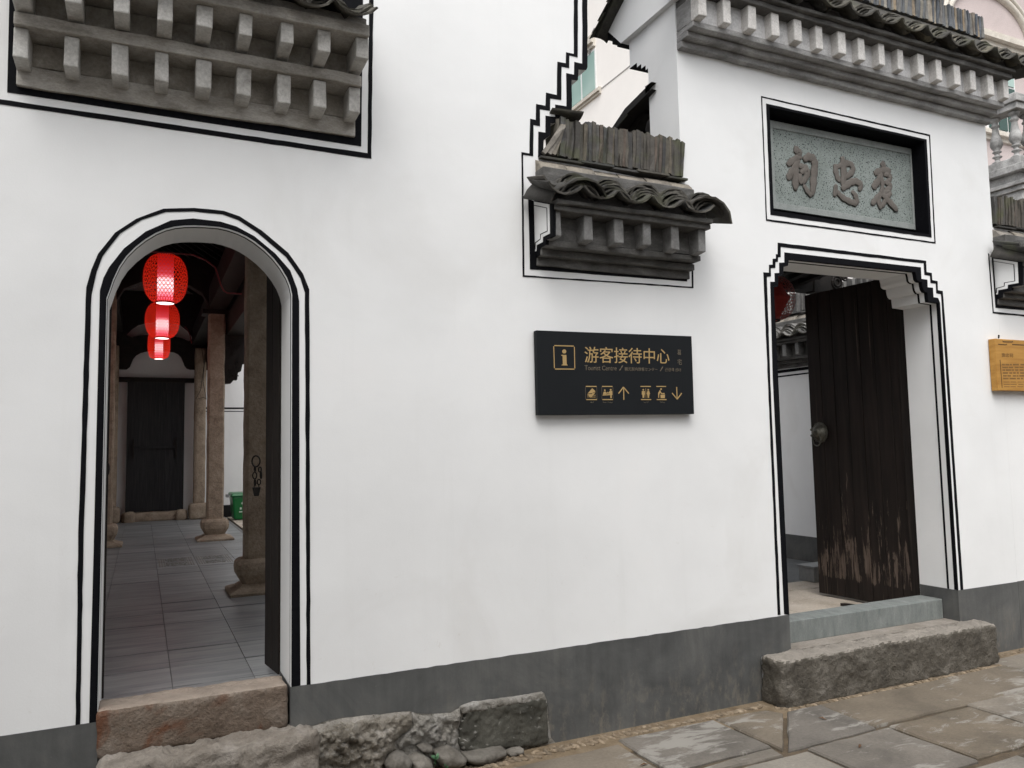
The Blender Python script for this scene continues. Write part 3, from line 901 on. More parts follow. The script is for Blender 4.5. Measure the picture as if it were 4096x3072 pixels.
# foundation stones of the house wall
rough_box('threshold_stone', RED_STONE, house, XL - .005, XR - .012, -.012, .178, .30, .505, .018, .006, 9, .018, 1)
rough_box('foundation_stone', SLAB_STONE, house, -.146, .76, -.17, .10, -.15, .312, .016, .02, 8, .04, 2, 'long pale worn slab under the arched doorway')
mb().box(XR + .0, 2.115, -.0022, .05, -.2, .40).build('mortar_bed', MORTAR, house)
rock('foundation_stone', MORTAR_STONE, house, Ys(rb([(-30, 640), (30, 580), (130, 530), (230, 500), (430, 445), (640, 420), (860, 398), (985, 392), (1005, 440), (1000, 520), (900, 590), (860, 640), (890, 700), (800, 740), (785, 830), (760, 900), (600, 980), (200, 980), (130, 860), (100, 760)])), .06, .06, 12, .026, 7, 3, .25, 'large rough rubble stone caked with mortar beside the arched doorway')
rock('foundation_stone', MORTAR, house, Ys(rb([(985, 392), (1040, 405), (1110, 415), (1200, 405), (1310, 400), (1395, 352), (1405, 420), (1375, 520), (1365, 640), (1330, 700), (1290, 720), (1200, 700), (1150, 670), (1060, 655), (900, 700), (860, 640), (900, 590), (1000, 520)])), .06, .03, 9, .03, 14, 5, .3)
rock('foundation_stone', DARK_BLOCK, house, Ys(rb([(1392, 370), (1500, 330), (1700, 305), (1900, 280), (2055, 250), (2078, 300), (2095, 460), (2100, 640), (2000, 680), (1850, 690), (1650, 700), (1550, 730), (1440, 738), (1385, 700), (1365, 640), (1375, 520), (1408, 420)])), 0.06, .03, 9, .009, 4, 6, .12, 'smooth dark greenish squared stone at the foot of the wall')
rock('mortar_crust', MORTAR, house, Ys(rb([(1395, 360), (1500, 320), (1700, 296), (1900, 270), (2055, 240), (2080, 300), (1980, 318), (1860, 330), (1700, 360), (1560, 390), (1480, 400), (1410, 420)]), -.026), .02, .008, 6, .008, 20, 8, .1)

# unseen house added across the lane to shade the left part of the wall
opp = thing('added_shade_house', 'unseen plain house wall added across the lane to shade the left wall', 'wall', (-4, -6.2, 0))
mb().box(-16, .9, -6.2, -5.6, -.3, 7.4).build('wall_face', PLASTER, opp)
mb().prism([[Vector((-16, -5.1, 7.3)), Vector((-16, -5.1, 7.4)), Vector((-16, -8.2, 9.0)), Vector((-16, -8.2, 8.9))]], (17.0, 0, 0)).build('roof', TILE_DARK, opp)
mb().box(-16, .9, -5.6, -5.59, -.3, .6).build('plinth', PLINTH, opp)

op2 = thing('added_shade_house', 'lower unseen house wall added opposite the gatehouse to cut the sky light', 'wall', (8, -6.8, 0), None)  # second unseen house, added to hold sky light off the gatehouse front
mb().box(.905, 18, -7.2, -6.6, -.3, 3.6).build('wall_face', PLASTER, op2)
mb().prism([[Vector((.95, -6.2, 3.5)), Vector((.95, -6.2, 3.6)), Vector((.95, -9.2, 5.2)), Vector((.95, -9.2, 5.1))]], (17.0, 0, 0)).build('roof', TILE_DARK, op2)
mb().box(.905, 18, -6.6, -6.59, -.3, .6).build('plinth', PLINTH, op2)

# ------------------------------------------------------------------ big eave over the arch (two rows of dentils)
def eave_body(parent, name, loc, rotz, courses, L, matl, dark=None, darks=()):
    """courses: (y_front, y_back, z0, z1) in local space, x from 0 to L"""
    b = mb(); spans = []
    for i, (yf, yb, za, zb_) in enumerate(courses):
        f0 = len(b.f)
        n = max(2, int(L / .12))
        e0, e1 = .0012 * i, L - .0012 * i
        vs = []; rnd = random.Random(i + int(L * 10))
        for k in range(n + 1):
            u = e0 + (e1 - e0) * k / n
            j1, j2, j3 = (rnd.uniform(-.003, .003) for _ in range(3))
            vs += [(u, yf + j1, za + j2), (u, yf + j1, zb_ + j3), (u, yb, zb_ + j3), (u, yb, za + j2)]
        fs = [(3, 2, 1, 0), tuple(n * 4 + q for q in (0, 1, 2, 3))]
        for k in range(n):
            for q in range(4):
                fs.append((k * 4 + q, k * 4 + (q + 1) % 4, (k + 1) * 4 + (q + 1) % 4, (k + 1) * 4 + q))
        b.add(vs, fs); spans.append((f0, len(b.f)))
    me = b.mesh(name)
    if dark is not None:
        me.materials.append(matl); me.materials.append(dark)
        for i in darks:
            for q in range(*spans[i]): me.polygons[q].material_index = 1
    o = link(name, me, matl, parent, Vector(loc) - WL[parent.name], (0, 0, rotz))
    bv = o.modifiers.new('bevel', 'BEVEL'); bv.width = .005; bv.segments = 2; bv.limit_method = 'ANGLE'; bv.angle_limit = R(50)
    return o
def dentils(par, xs, w, yf, yb, z0, z1, matl, seed=0):
    rnd = random.Random(seed)
    for x in xs:
        j = lambda a=.0065: rnd.uniform(-a, a)
        w_ = w + j(); yf_ = yf + j(); z_ = z0 + j()
        b = mb()
        b.hexa([(x, yf_, z_ + j(.003)), (x + w_, yf_ + j(.003), z_ + j(.003)), (x + w_, yb, z_ - .008), (x, yb, z_ - .008)],
               [(x + j(.003), yf_ + j(.003), z1), (x + w_ + j(.003), yf_, z1), (x + w_, yb, z1), (x, yb, z1)])
        me = b.mesh('dentil'); me.materials.append(matl)
        o = link('dentil', me, None, par)
        bv = o.modifiers.new('bevel', 'BEVEL'); bv.width = .006; bv.segments = 2
        bv.limit_method = 'ANGLE'; bv.angle_limit = R(40)
big = eave_body(house, 'eave', (-.52, 0, 3.208), 0, [
    (-.022, .004, .0, .095), (-.016, .004, .0955, .205), (-.165, .004, .2055, .262), (-.10, .004, .2625, .385), (-.325, .004, .3855, .44), (-.28, .004, .4405, .50)], 1.49, STUCCO_OLD, FRIEZE_OLD, (1, 3))
dentils(big, [.0, .187, .372, .545, .718, .896, 1.082, 1.252, 1.428], .062, -.147, 0, .070, .2056, DENTIL_OLD, 1)
dentils(big, [.005, .199, .381, .550, .709, .888, 1.072, 1.243, 1.425], .062, -.302, -.09, .280, .386, DENTIL_OLD, 2)
eave_tiles(big, .024, 1.508, .212, -.40, .43, TILE_GATE, 3, R(22), .5, last=False, rnd=random.Random(21))

# ------------------------------------------------------------------ small eave between arch and gate
def small_eave(parent, loc, L, n_d, seed, rolls=True, ridge_x=(0.02, 1.03), tile_m=None, ridge_m=None, st_m=None, de_m=None, rotz=0.0, roll_m=None):
    tile_m = tile_m or TILE_DARK; ridge_m = ridge_m or TILE_RIDGE; st_m = st_m or STUCCO_DARK; de_m = de_m or DENTIL_DARK; roll_m = roll_m or TILE_ROLL
    e = eave_body(parent, 'eave', loc, rotz, [
        (-.016, .004, .0, .048), (-.062, .004, .0485, .088), (-.125, .004, .0885, .124), (-.118, .004, .1245, .262), (-.232, .004, .2625, .292), (-.258, .004, .2925, .318),
        (-.20, .004, .3185, .42), (-.10, .15, .4205, .55)], L, st_m)
    dentils(e, [.002 + .1985 * i for i in range(n_d)], .057, -.206, -.11, .126, .2626, de_m, seed)
    eave_tiles(e, -.085, L + .04, .225, -.305, .328, tile_m, 5, R(17), .5, step=.015, rise=.0195, lift=.05, ln=.62, pans=2, tilt=R(8), c0=1, rnd=random.Random(seed))
    # big flaring end tiles bedded in mortar
    cs, ps = tile_set(tile_m, .3)
    o = link('roof_tile', cs[0], None, e); o.location = (L - .045, -.335, .425); o.rotation_euler = (R(18), R(13), R(-8)); o.scale = (1.1, 1.15, 1.25)
    o = link('roof_tile', cs[1], None, e); o.location = (.065, -.28, .405); o.rotation_euler = (R(22), R(-16), R(8)); o.scale = (.9, 1.2, 1)
    o = link('roof_tile', cs[2], None, e); o.location = (.155, -.325, .43); o.rotation_euler = (R(24), 0, R(-4)); o.scale = (1.0, 1.1, 1)
    # ridge rolls: long pale quarter-round tiles
    k = 0; x = .01
    rr = random.Random(seed + 5)
    while x < L - .05:
        w = min(rr.uniform(.17, .2), L + .02 - x)
        b = mb(); vs = []
        for u in (x, x + w - .006):
            for q in range(7):
                a = R(-8 + 100 * q / 6)
                vs.append((u, .045 - .135 * math.cos(a) + .02, .49 + .14 * math.sin(a)))
            vs.append((u, .06, .63)); vs.append((u, .06, .47))
        m_ = 9; fs = [tuple(range(m_ - 1, -1, -1)), tuple(range(m_, 2 * m_))] + [(q, (q + 1) % m_, m_ + (q + 1) % m_, m_ + q) for q in range(m_)]
        b.add(vs, fs); me = b.mesh('ridge_roll'); me.materials.append(roll_m)
        for p_ in me.polygons: p_.use_smooth = abs(p_.normal.x) < .5
        o = link('ridge_roll', me, None, e); o.location = (0, 0, rr.uniform(-.004, .004)); o.rotation_euler = (rr.uniform(-.02, .02), 0, 0)
        x += w
    # flat bedding slates under the upright ridge tiles
    x = .03; q = 0
    while x < L - .02:
        w = min(rr.uniform(.18, .3), L - x)
        b = mb().box(x, x + w - .004, -.035 - .006 * (q % 2), .12, .628 + .008 * (q % 2), .64 + .008 * (q % 2)); me = b.mesh('bedding_slate'); me.materials.append(tile_m)
        link('bedding_slate', me, None, e); x += w * .93; q += 1
    ridge(e, ridge_x[0], ridge_x[1], -.02, .655, .228, .13, ridge_m, seed=seed)
    return e
sm = small_eave(house, (2.011, 0, 2.62), 1.075, 6, 31, ridge_x=(.14, 1.04))
rt = slab_mesh('ridge_tile', .026, .14, .2, 77, TILE_ROLL)
for i, (x, ln) in enumerate(((.05, .62), (.085, .5), (.115, .35))):
    o = link('ridge_tile', rt, None, sm); o.location = (x, -.03, .66); o.rotation_euler = (0, ln, R(-12 + 4 * i))
o = link('roof_tile', COVERS[(TILE_DARK.name, .3)][0][3], None, sm); o.location = (.315, .02, .905); o.rotation_euler = (0, math.pi, R(84)); o.scale = (.6, .95, .3)
# white cheek of the eave with its own black lining
def cheek(parent, xp, dx, dz):
    def P(pts, off): return [on_x(a, b, 2.008) + Vector((dx + off, 0, dz)) for a, b in ez(pts)]
    mb().prism([P([(20, 815), (262, 868), (262, 1170), (197, 1205), (195, 1252), (142, 1282), (138, 1352), (106, 1370), (102, 1455), (30, 1468)], 0)], (.02, 0, 0)).build('painted_band', BLACK, parent)
    mb().prism([P([(20, 832), (235, 872), (238, 1147), (172, 1180), (170, 1228), (113, 1258), (110, 1312), (72, 1330), (76, 1418), (20, 1428)], -.003)], (.006, 0, 0)).build('eave_cheek', PLASTER, parent)
    mb().prism([P([(20, 862), (215, 903), (219, 1127), (155, 1158), (153, 1203), (106, 1238), (105, 1297), (20, 1322), (20, 1315), (100, 1290), (101, 1233), (149, 1198), (150, 1153), (214, 1122), (210, 908), (20, 869)], -.0045)], (.006, 0, 0)).build('painted_band', BLACK, parent)
cheek(house, 2.008, 0, 0)

# door leaf of the arch, folded back on the right; the other leaf on the left only shows its ring
def leaf(parent, name, p0, p1, z0, z1, thick, n, matl, rails=True):
    """planks from hinge p0 to free edge p1 (xy)"""
    d = mb(); p0 = Vector((*p0, 0)); p1 = Vector((*p1, 0)); t = (p1 - p0); L = t.length; t.normalize(); nn = Vector((-t.y, t.x, 0))
    root = None
    for i in range(n):
        a = p0 + t * (L * i / n + (.0025 if i else 0)); b_ = p0 + t * (L * (i + 1) / n - .0025)
        off = nn * random.uniform(-.0015, .0015)
        q = [a - nn * thick / 2 + off, b_ - nn * thick / 2 + off, b_ + nn * thick / 2 + off, a + nn * thick / 2 + off]
        zt = z1[0] + (z1[1] - z1[0]) * (i + .5) / n if hasattr(z1, '__len__') else z1
        m = mb().hexa([v + Vector((0, 0, z0)) for v in q], [v + Vector((0, 0, zt)) for v in q])
        if root is None:
            # rails on the back hold the planks together
            rm = mb()
            for zr in ((z0 + .35, z0 + (zt - z0) * .5, zt - .3) if rails else (zt - .05,)):
                bk = [p0 + t * .02 - nn * (thick / 2 + .002), p1 - t * .02 - nn * (thick / 2 + .002), p1 - t * .02 - nn * (thick / 2 + .03), p0 + t * .02 - nn * (thick / 2 + .03)]
                rm.hexa([v + Vector((0, 0, zr)) for v in bk], [v + Vector((0, 0, zr + .07)) for v in bk])
            root = rm.build(name, matl, parent)
        m.build('plank', matl, root, bevel=.002)
    return root
random.seed(3)
lf = leaf(house, 'door_leaf', (.668, .335), (.622, .71), .462, 3.0, .045, 3, WOOD_LEAF)
# boss, ring, chain and padlock on its free edge
c = on_y(1062, 1833, .60)
mb().lathe([(.0, -.03), (.02, -.028), (.045, -.012), (.062, .0), (.064, .004), (.0, .006)], (0, 0, 0), 16).build('door_boss', BRONZE, lf)
bo = bpy.data.objects[-1] if False else lf.children[-1]
bo.location = on_x(1058, 1832, .606); bo.rotation_euler = (0, R(90), R(7)); bo.scale = (1.2, 1.2, 1.6)
def ring_pts(c, r, ax, n=16, sq=1.0):
    ax = Vector(ax).normalized(); u = ax.orthogonal().normalized(); w = ax.cross(u)
    u, w = Vector((0, 0, 1)), ax.cross(Vector((0, 0, 1))).normalized()
    return [Vector(c) + u * math.cos(2 * math.pi * i / n) * r * sq + w * math.sin(2 * math.pi * i / n) * r for i in range(n)]
rc = on_y(1024, 1845, .60)
mb().tube(ring_pts(rc, .03, (1, .75, 0)), .0042, 6, True).build('door_ring', IRON, lf)
lk = [((1018, 1885), (1016, 1900)), ((1020, 1915), (1019, 1918)), ((1043, 1880), (1040, 1900)), ((1041, 1905), (1043, 1925))]
for (cx, cy_), s_, ax in (((1020, 1876), .013, (1, .3, 0)), ((1019, 1902), .017, (.2, 1, 0)), ((1020, 1930), .015, (1, .3, 0)), ((1040, 1878), .013, (.6, 1, 0)), ((1044, 1900), .018, (1, .2, 0)), ((1036, 1928), .014, (.2, 1, 0))):
    mb().tube(ring_pts(on_y(cx, cy_, .60), s_ * .62, ax, 12, 1.75), .0038, 6, True).build('chain_link', IRON, lf)
p = on_y(1026, 1962, .60)
mb().hexa([p + Vector((a, b_, -.03)) for a, b_ in ((-.012, -.01), (.012, -.01), (.012, .01), (-.012, .01))], [p + Vector((a, b_, .018)) for a, b_ in ((-.022, -.011), (.022, -.011), (.022, .011), (-.022, .011))]).build('padlock', IRON, lf, bevel=.003)
mb().tube([p + Vector((.013 * math.cos(a), 0, .018 + .022 * math.sin(a))) for a in [math.pi * i / 8 for i in range(9)]], .003, 6).build('padlock_shackle', IRON, lf)
lf2 = leaf(house, 'door_leaf', (-.165, .335), (-.205, .72), .462, 3.0, .045, 3, WOOD_LEAF, rails=False)
q = on_y(430, 1872, .55)
mb().tube(ring_pts(q + Vector((.0, 0, -.005)), .03, (1, .25, 0)), .0042, 6, True).build('door_ring', IRON, lf2)
mb().lathe([(.0, .0), (.012, .004), (.018, .02), (.035, .045), (.04, .06)], (0, 0, 0), 12).build('door_boss', BRONZE, lf2)
bo = lf2.children[-1]; bo.location = q + Vector((-.005, 0, .035)); bo.rotation_euler = (0, R(-105), 0)

# ------------------------------------------------------------------ GATEHOUSE
gate = thing('gatehouse', 'white gatehouse wall with a stepped black-lined gateway, carved name plaque and dentilled cornice', 'gatehouse', (4.6, 0, 0))
gl_in = gz([(333, 2400), (318, 1659), (287, 600), (333, 588), (336, 468), (392, 455), (400, 348), (452, 336), (463, 256)])
gr_in = gr([(330, 480), (352, 560), (362, 640), (385, 675), (430, 700), (480, 705), (492, 800), (515, 880), (550, 925), (600, 935), (612, 1040), (625, 1135), (720, 1160)])
left_pts = Ys(gl_in[1:]); right_pts = Ys(gr_in)
GX0, GX1 = 3.782, 5.427
left_pts[0].x = GX0; left_pts[1].x = GX0
right_pts[-1].x = GX1
gopen = [Vector((GX0, 0, .0)), Vector((GX0, 0, left_pts[0].z))] + left_pts[1:] + right_pts + [Vector((GX1, 0, right_pts[-1].z - .02)), Vector((GX1, 0, .0))]
pl_o = Ys(pz([(190, 197), (1782, 552), (1828, 1500), (215, 1278)]))          # recess of the plaque
pl_o = [on_y(*pz([a])[0]) for a in ((188, 195), (1780, 545), (1832, 1505), (232, 1262))]
outer = [Vector((3.058, 0, -.3)), Vector((3.058, 0, 4.434)), Vector((6.118, 0, 4.434)), Vector((6.118, 0, -.3))]
mb().prism([outer, gopen, pl_o], (0, .312, 0)).build('wall_face', PLASTER, gate)
mb().prism([[p + Vector((0, .13, 0)) for p in [Vector((pl_o[0].x - .05, 0, pl_o[0].z + .05)), Vector((pl_o[1].x + .05, 0, pl_o[1].z + .05)), Vector((pl_o[2].x + .05, 0, pl_o[2].z - .05)), Vector((pl_o[3].x - .05, 0, pl_o[3].z - .05))]]], (0, .1, 0)).build('recess_back', BLACK, gate)
# recess lining, painted black
b = mb()
for i in range(4):
    a, d = pl_o[i], pl_o[(i + 1) % 4]; c = sum(pl_o, Vector()) / 4
    ia, id_ = a + (c - a).normalized() * .006, d + (c - d).normalized() * .006
    b.hexa([ia + Vector((0, -.0035, 0)), id_ + Vector((0, -.0035, 0)), id_ + Vector((0, .132, 0)), ia + Vector((0, .132, 0))], [a + (a - c).normalized() * .002 + Vector((0, -.0035, 0)), d + (d - c).normalized() * .002 + Vector((0, -.0035, 0)), d + Vector((0, .132, 0)), a + Vector((0, .132, 0))])
b.build('recess_lining', BLACK, gate)
band(gate, pz([(112, 88), (1835, 483), (1893, 1593), (163, 1360), (112, 88)]), pz([(122, 103), (1827, 497), (1882, 1578), (172, 1344), (122, 103)]))
band(gate, pz([(163, 165), (1800, 531), (1852, 1532), (208, 1300), (163, 165)]), pz([(189, 197), (1779, 548), (1831, 1503), (233, 1260), (189, 197)]))
# gate bands
go_l = gz([(370, 3500), (318, 2500), (232, 900), (160, 425), (228, 425), (228, 330), (272, 328), (272, 257), (312, 255), (312, 203), (333, 203), (333, 63)])
go_l = [(3110.6, 2460)] + g7([(52, 185)]) + gz([(160, 425), (228, 425), (228, 330), (272, 328), (272, 257), (312, 255), (312, 203), (333, 203), (333, 63)])
go_r = gr([(570, 240), (582, 490), (697, 508), (708, 668), (825, 690), (832, 890), (940, 908), (998, 1659)]) + [(3852, 2360)]
gi_l = [(3121, 2459)] + gz([(240, 1659), (200, 475), (250, 470), (247, 370), (303, 368), (305, 296), (335, 294), (335, 240), (367, 237), (367, 113)])
gi_r = gr([(520, 292), (537, 550), (660, 570), (672, 728), (790, 745), (800, 955), (905, 978), (947, 1659)]) + [(3842, 2362)]
band(gate, go_l + go_r, gi_l + gi_r)
to_l = [(3136, 2456)] + gz([(272, 1659), (243, 535), (298, 535), (295, 430), (352, 428), (350, 305), (414, 302), (413, 180)])
to_r = gr([(455, 383), (468, 640), (598, 658), (605, 825), (722, 835), (735, 1045), (835, 1062), (885, 1659)]) + [(3829, 2362)]
ti = [Vector((GX0 - .002, 0, .486))] + [p + Vector((-.002, 0, .003)) for p in left_pts] + [p + Vector((.002, 0, .003)) for p in right_pts] + [Vector((GX1 + .002, 0, .486))]
pts = Ys(to_l + to_r) + ti[::-1]
mb().prism([[p + Vector((0, -.003, 0)) for p in pts]], (0, .007, 0)).build('painted_band', BLACK, gate)
path = [Vector((GX0, 0, .486))] + left_pts + right_pts + [Vector((GX1, 0, right_pts[-1].z - .02)), Vector((GX1, 0, .486))]
def offset_lines(parent, path, y0, y1, t=.0025):
    b = mb(); n = len(path); c = sum(path, Vector()) / n
    for i in range(n - 1):
        p, q = path[i], path[i + 1]
        d = q - p
        if d.length < 1e-4: continue
        nn = Vector((d.z, 0, -d.x)).normalized()
        if nn.dot(c - p) < 0: nn = -nn
        b.hexa([p + nn * t + Vector((0, y0, 0)), q + nn * t + Vector((0, y0, 0)), q + nn * t + Vector((0, y1, 0)), p + nn * t + Vector((0, y1, 0))],
               [p - nn * .003 + Vector((0, y0, 0)), q - nn * .003 + Vector((0, y0, 0)), q - nn * .003 + Vector((0, y1, 0)), p - nn * .003 + Vector((0, y1, 0))])
    return b.build('painted_band', BLACK, parent)
offset_lines(gate, path, -.0028, .026)
offset_lines(gate, path, .068, .083)
# plinth right of the gate, and on the jambs
mb().box(GX1 - .0042, 6.118, -.004, .308, -.1, .485).build('plinth', PLINTH, gate)
mb().box(GX0 - .12, GX0 + .0035, -.0015, .308, .24, .484).build('plinth', PLINTH, gate)
# cornice with dentils, roof edge, ridge
gc = eave_body(gate, 'cornice', (3.062, 0, 4.112), 0, [
    (-.05, .004, .0, .045), (-.104, .004, .0455, .08), (-.165, .004, .0805, .117), (-.158, .004, .1175, .275), (-.245, .004, .2755, .312), (-.275, .004, .3125, .336), (-.22, .004, .3365, .42)], 3.056, STUCCO_GATE, STUCCO_DARK, (4, 5, 6))
fr = mb().box(.004, 3.052, -.1605, -.10, .118, .2765).mesh('frieze'); link('frieze', fr, FRIEZE_GATE, gc)
dentils(gc, [-.001 + .1985 * i for i in range(16)], .066, -.222, -.15, .122, .2758, DENTIL_GATE, 4)
eave_tiles(gc, -.14, 3.16, .2535, -.335, .345, TILE_GATE, 4, R(24), .64, lift=.04, step=.013, rise=.0205, tilt=R(10), rnd=random.Random(41))
cs, ps = tile_set(TILE_LIGHT, .26)
o = link('roof_tile', cs[0], None, gc); o.location = (3.2, -.33, .42); o.rotation_euler = (R(26), R(12), 0)
# gable ends: white boxed verge, corbelled back, dark stepped soffits
gb = mb().prism([[Vector((3.022, .575, 4.432)), Vector((3.022, .62, 4.48)), Vector((3.022, .735, 4.60)), Vector((3.022, .14, 4.92)), Vector((3.022, -.13, 4.55)), Vector((3.022, -.21, 4.48)), Vector((3.022, -.21, 4.432))]], (3.136, 0, 0)).build('gable_verge', PLASTER, gate)
b = mb().prism([[Vector((3.0625, .15, 4.137)), Vector((3.0625, .345, 4.137)), Vector((3.0625, .345, 4.17)), Vector((3.0625, .395, 4.17)), Vector((3.0625, .395, 4.203)), Vector((3.0625, .445, 4.203)), Vector((3.0625, .445, 4.236)), Vector((3.0625, .53, 4.236)), Vector((3.0625, .53, 4.434)), Vector((3.0625, .15, 4.434))]], (3.054, 0, 0)).build('gable_corbel', PLASTER, gate)
b = mb()
for y0, y1, z in ((.312, .346, 4.1365), (.346, .396, 4.1695), (.396, .446, 4.2025), (.446, .531, 4.2355)):
    b.box(3.0612, 6.119, y0, y1 + .001, z - .005, z)
for y0, y1, z0, z1_ in ((.576, .62, 4.427, 4.4315), (.62, .68, 4.475, 4.50), (.68, .74, 4.54, 4.565)):
    b.prism([[Vector((3.021, y0, z0)), Vector((3.021, y1, z1_ + .03)), Vector((3.021, y1, z0))]], (3.138, 0, 0))
b.build('black_soffit', BLACK, gate)  # thin black strips under the corbel steps and verge
rf = mb()
rf.prism([[Vector((2.95, .80, 4.585)), Vector((2.95, .14, 5.005)), Vector((2.95, .14, 4.975)), Vector((2.95, .78, 4.56))]], (3.30, 0, 0))
rf.prism([[Vector((2.95, -.14, 4.57)), Vector((2.95, .14, 4.94)), Vector((2.95, .14, 4.97)), Vector((2.95, -.14, 4.60))]], (3.30, 0, 0))
roof = rf.build('roof', TILE_DARK, gate)
ridge(roof, 3.0 - 4.6, 5.78 - 4.6, .07, 4.915, .25, .14, TILE_BLUE, w=.024, seed=8)
ridge(roof, 5.78 - 4.6, 6.30 - 4.6, .07, 4.915, .19, .14, TILE_BLUE, w=.024, seed=9)
cs, ps = tile_set(TILE_LIGHT, .26)
for i in range(9):
    o = link('roof_tile', random.choice(cs), None, roof); o.location = (5.75 - 4.6 - i * .17, .15, 5.21 + .004 * (i % 3)); o.rotation_euler = (R(6), random.uniform(-.1, .1), R(90))
# verge tiles along the back slope at the left gable
cs2, ps2 = tile_set(TILE_DARK, .2)
for i in range(6):
    o = link('roof_tile', cs2[i % 4], None, roof); o.location = (2.99 - 4.6, .84 - i * .12, 4.60 + i * .0763); o.rotation_euler = (R(28), 0, R(180)); o.scale = (.8, 1, .7)

# carved plaque
pq = thing('name_plaque', 'speckled green-grey stone plaque with three raised brown brush characters above the gateway', 'plaque', (4.6, .13, 3.3))
PQY = .118
pc = [on_y(*q, PQY) for q in pz([(190, 333), (1660, 633), (1702, 1460), (230, 1237)])]
mb().prism([pc], (0, .03, 0)).build('stone_slab', PLAQUE, pq)
def lerp_quad(u, v): return pc[0].lerp(pc[1], u).lerp(pc[3].lerp(pc[2], u), v)
rim = [[lerp_quad(0, 0), lerp_quad(1, 0), lerp_quad(1, 1), lerp_quad(0, 1)], [lerp_quad(.018, .085), lerp_quad(.972, .075), lerp_quad(.972, .93), lerp_quad(.018, .925)]]
mb().prism([[p + Vector((0, -.008, 0)) for p in l] for l in rim], (0, .0095, 0)).build('slab_rim', PLAQUE_RIM, pq, bevel=.003)
def brush(name, strokes):
    b = mb()
    for i, (pts, w) in enumerate(strokes):
        P = [on_y(*q, PQY - .004 - .0006 * i) for q in pz(pts)]
        # smooth the stroke
        res = []
        n = len(P)
        for k in range(n - 1):
            p0, p1, p2, p3 = P[max(k - 1, 0)], P[k], P[k + 1], P[min(k + 2, n - 1)]
            for t in [j / 4 for j in range(4)]:
                res.append(.5 * ((2 * p1) + (p2 - p0) * t + (2 * p0 - 5 * p1 + 4 * p2 - p3) * t * t + (3 * p1 - p0 - 3 * p2 + p3) * t ** 3))
        res.append(P[-1])
        m_ = len(res); rad = []
        for k in range(m_):
            t = k / (m_ - 1); s_ = min(1, .55 + t * 2.6) * min(1, .45 + (1 - t) * 2.6)
            rad.append(w * .000295 * 1.98 * s_ * (1 + .14 * math.sin(k * 1.9 + i)))
        b.tube(res, rad, 8, flat=.2, fax=(0, 1, 0))
    return b.build(name, CARVED, pq, smooth=True)
brush('carved_character', [([(447, 625), (475, 640), (500, 668), (490, 705)], 56), ([(380, 795), (430, 752), (500, 715), (515, 735)], 44), ([(500, 735), (455, 820), (410, 890), (388, 945)], 48), ([(470, 790), (466, 900), (464, 1055)], 52), ([(495, 800), (560, 812), (592, 830)], 40),
    ([(545, 742), (595, 712), (640, 722), (662, 775), (652, 900), (645, 1020), (635, 1105)], 56), ([(632, 1110), (590, 1060), (548, 992)], 36), ([(512, 870), (560, 850), (590, 855), (570, 920), (535, 985)], 44), ([(510, 880), (515, 940), (535, 985)], 40)])
brush('carved_character', [([(872, 782), (878, 860), (900, 930), (925, 950)], 44), ([(885, 815), (940, 790), (1010, 775), (1050, 810), (1042, 865), (990, 905), (920, 945)], 42), ([(940, 705), (958, 790), (955, 900), (952, 1035)], 52),
    ([(885, 990), (870, 1050), (866, 1118)], 34), ([(885, 1050), (930, 1110), (1000, 1155), (1070, 1180), (1090, 1150), (1070, 1090), (1035, 1060)], 44), ([(935, 1040), (985, 1000), (1040, 965), (1095, 962), (1132, 1000), (1112, 1055)], 48)])
brush('carved_character', [([(1340, 762), (1360, 790), (1380, 825)], 50), ([(1270, 885), (1310, 858), (1380, 840), (1440, 855)], 44), ([(1345, 870), (1320, 940), (1275, 1000), (1262, 1040)], 50), ([(1365, 895), (1425, 890), (1430, 940), (1380, 965)], 36), ([(1370, 965), (1425, 985), (1430, 1025), (1375, 1040)], 38),
    ([(1240, 1195), (1290, 1140), (1350, 1080), (1440, 1055)], 42), ([(1320, 1095), (1318, 1170), (1340, 1245)], 40), ([(1350, 1085), (1400, 1140), (1450, 1195), (1510, 1262)], 50), ([(1445, 1075), (1395, 1130), (1345, 1225)], 36), ([(1345, 900), (1355, 1000), (1340, 1090)], 36)])

# gate door leaf, hinged behind the right jamb and swung in
random.seed(9)
gd = leaf(gate, 'door_leaf', (5.505, .365), (5.452, 1.32), .262, 2.915, .05, 7, WORN)
kc = on_y(3284, 1735, 1.19) + Vector((-.022, 0, 0))
kc = Vector((5.428, 1.21, 1.34)); kc = on_x(3281, 1730, 5.43)
kn = mb().lathe([(.105, .0), (.105, .006), (.095, .012), (.085, .012), (.07, .03), (.045, .06), (.02, .07), (.0, .072)], (0, 0, 0), 24).build('door_knocker', BRONZE, gd)
kn.data.transform(Matrix.Translation(WL[gd.name])); kn.location = kc - WL[gd.name]; kn.rotation_euler = (0, R(-90), R(-3)); kn.scale = (.85, .85, 1.1)
WL[kn.name] = WL[gd.name]
mb().tube(ring_pts(kc + Vector((-.045, 0, -.065)), .052, (1, -.15, 0), 20), .006, 8, True).build('knocker_ring', BRONZE, gd)
b = mb()
for i in range(12):
    a = 2 * math.pi * i / 12; b.box(-.008, .008, -.008, .008, 0, .012); 
    for v in b.v[-8:]: v.x += .1 * math.cos(a); v.y += .1 * math.sin(a)
for sx_, sy2, rr in ((.03, .04, .018), (-.03, .04, .018), (0, -.005, .022)):
    b.lathe([(rr, .045), (rr * .8, .062), (rr * .3, .072)], (sx_, sy2, 0), 10)
ks = b.build('knocker_studs', BRONZE, gd); ks.data.transform(Matrix.Translation(WL[gd.name])); ks.location = kn.location; ks.rotation_euler = kn.rotation_euler; ks.scale = kn.scale
mb().box(5.46, 5.545, .33, .41, .255, 3.0).build('door_post', WOOD_LEAF, gate)
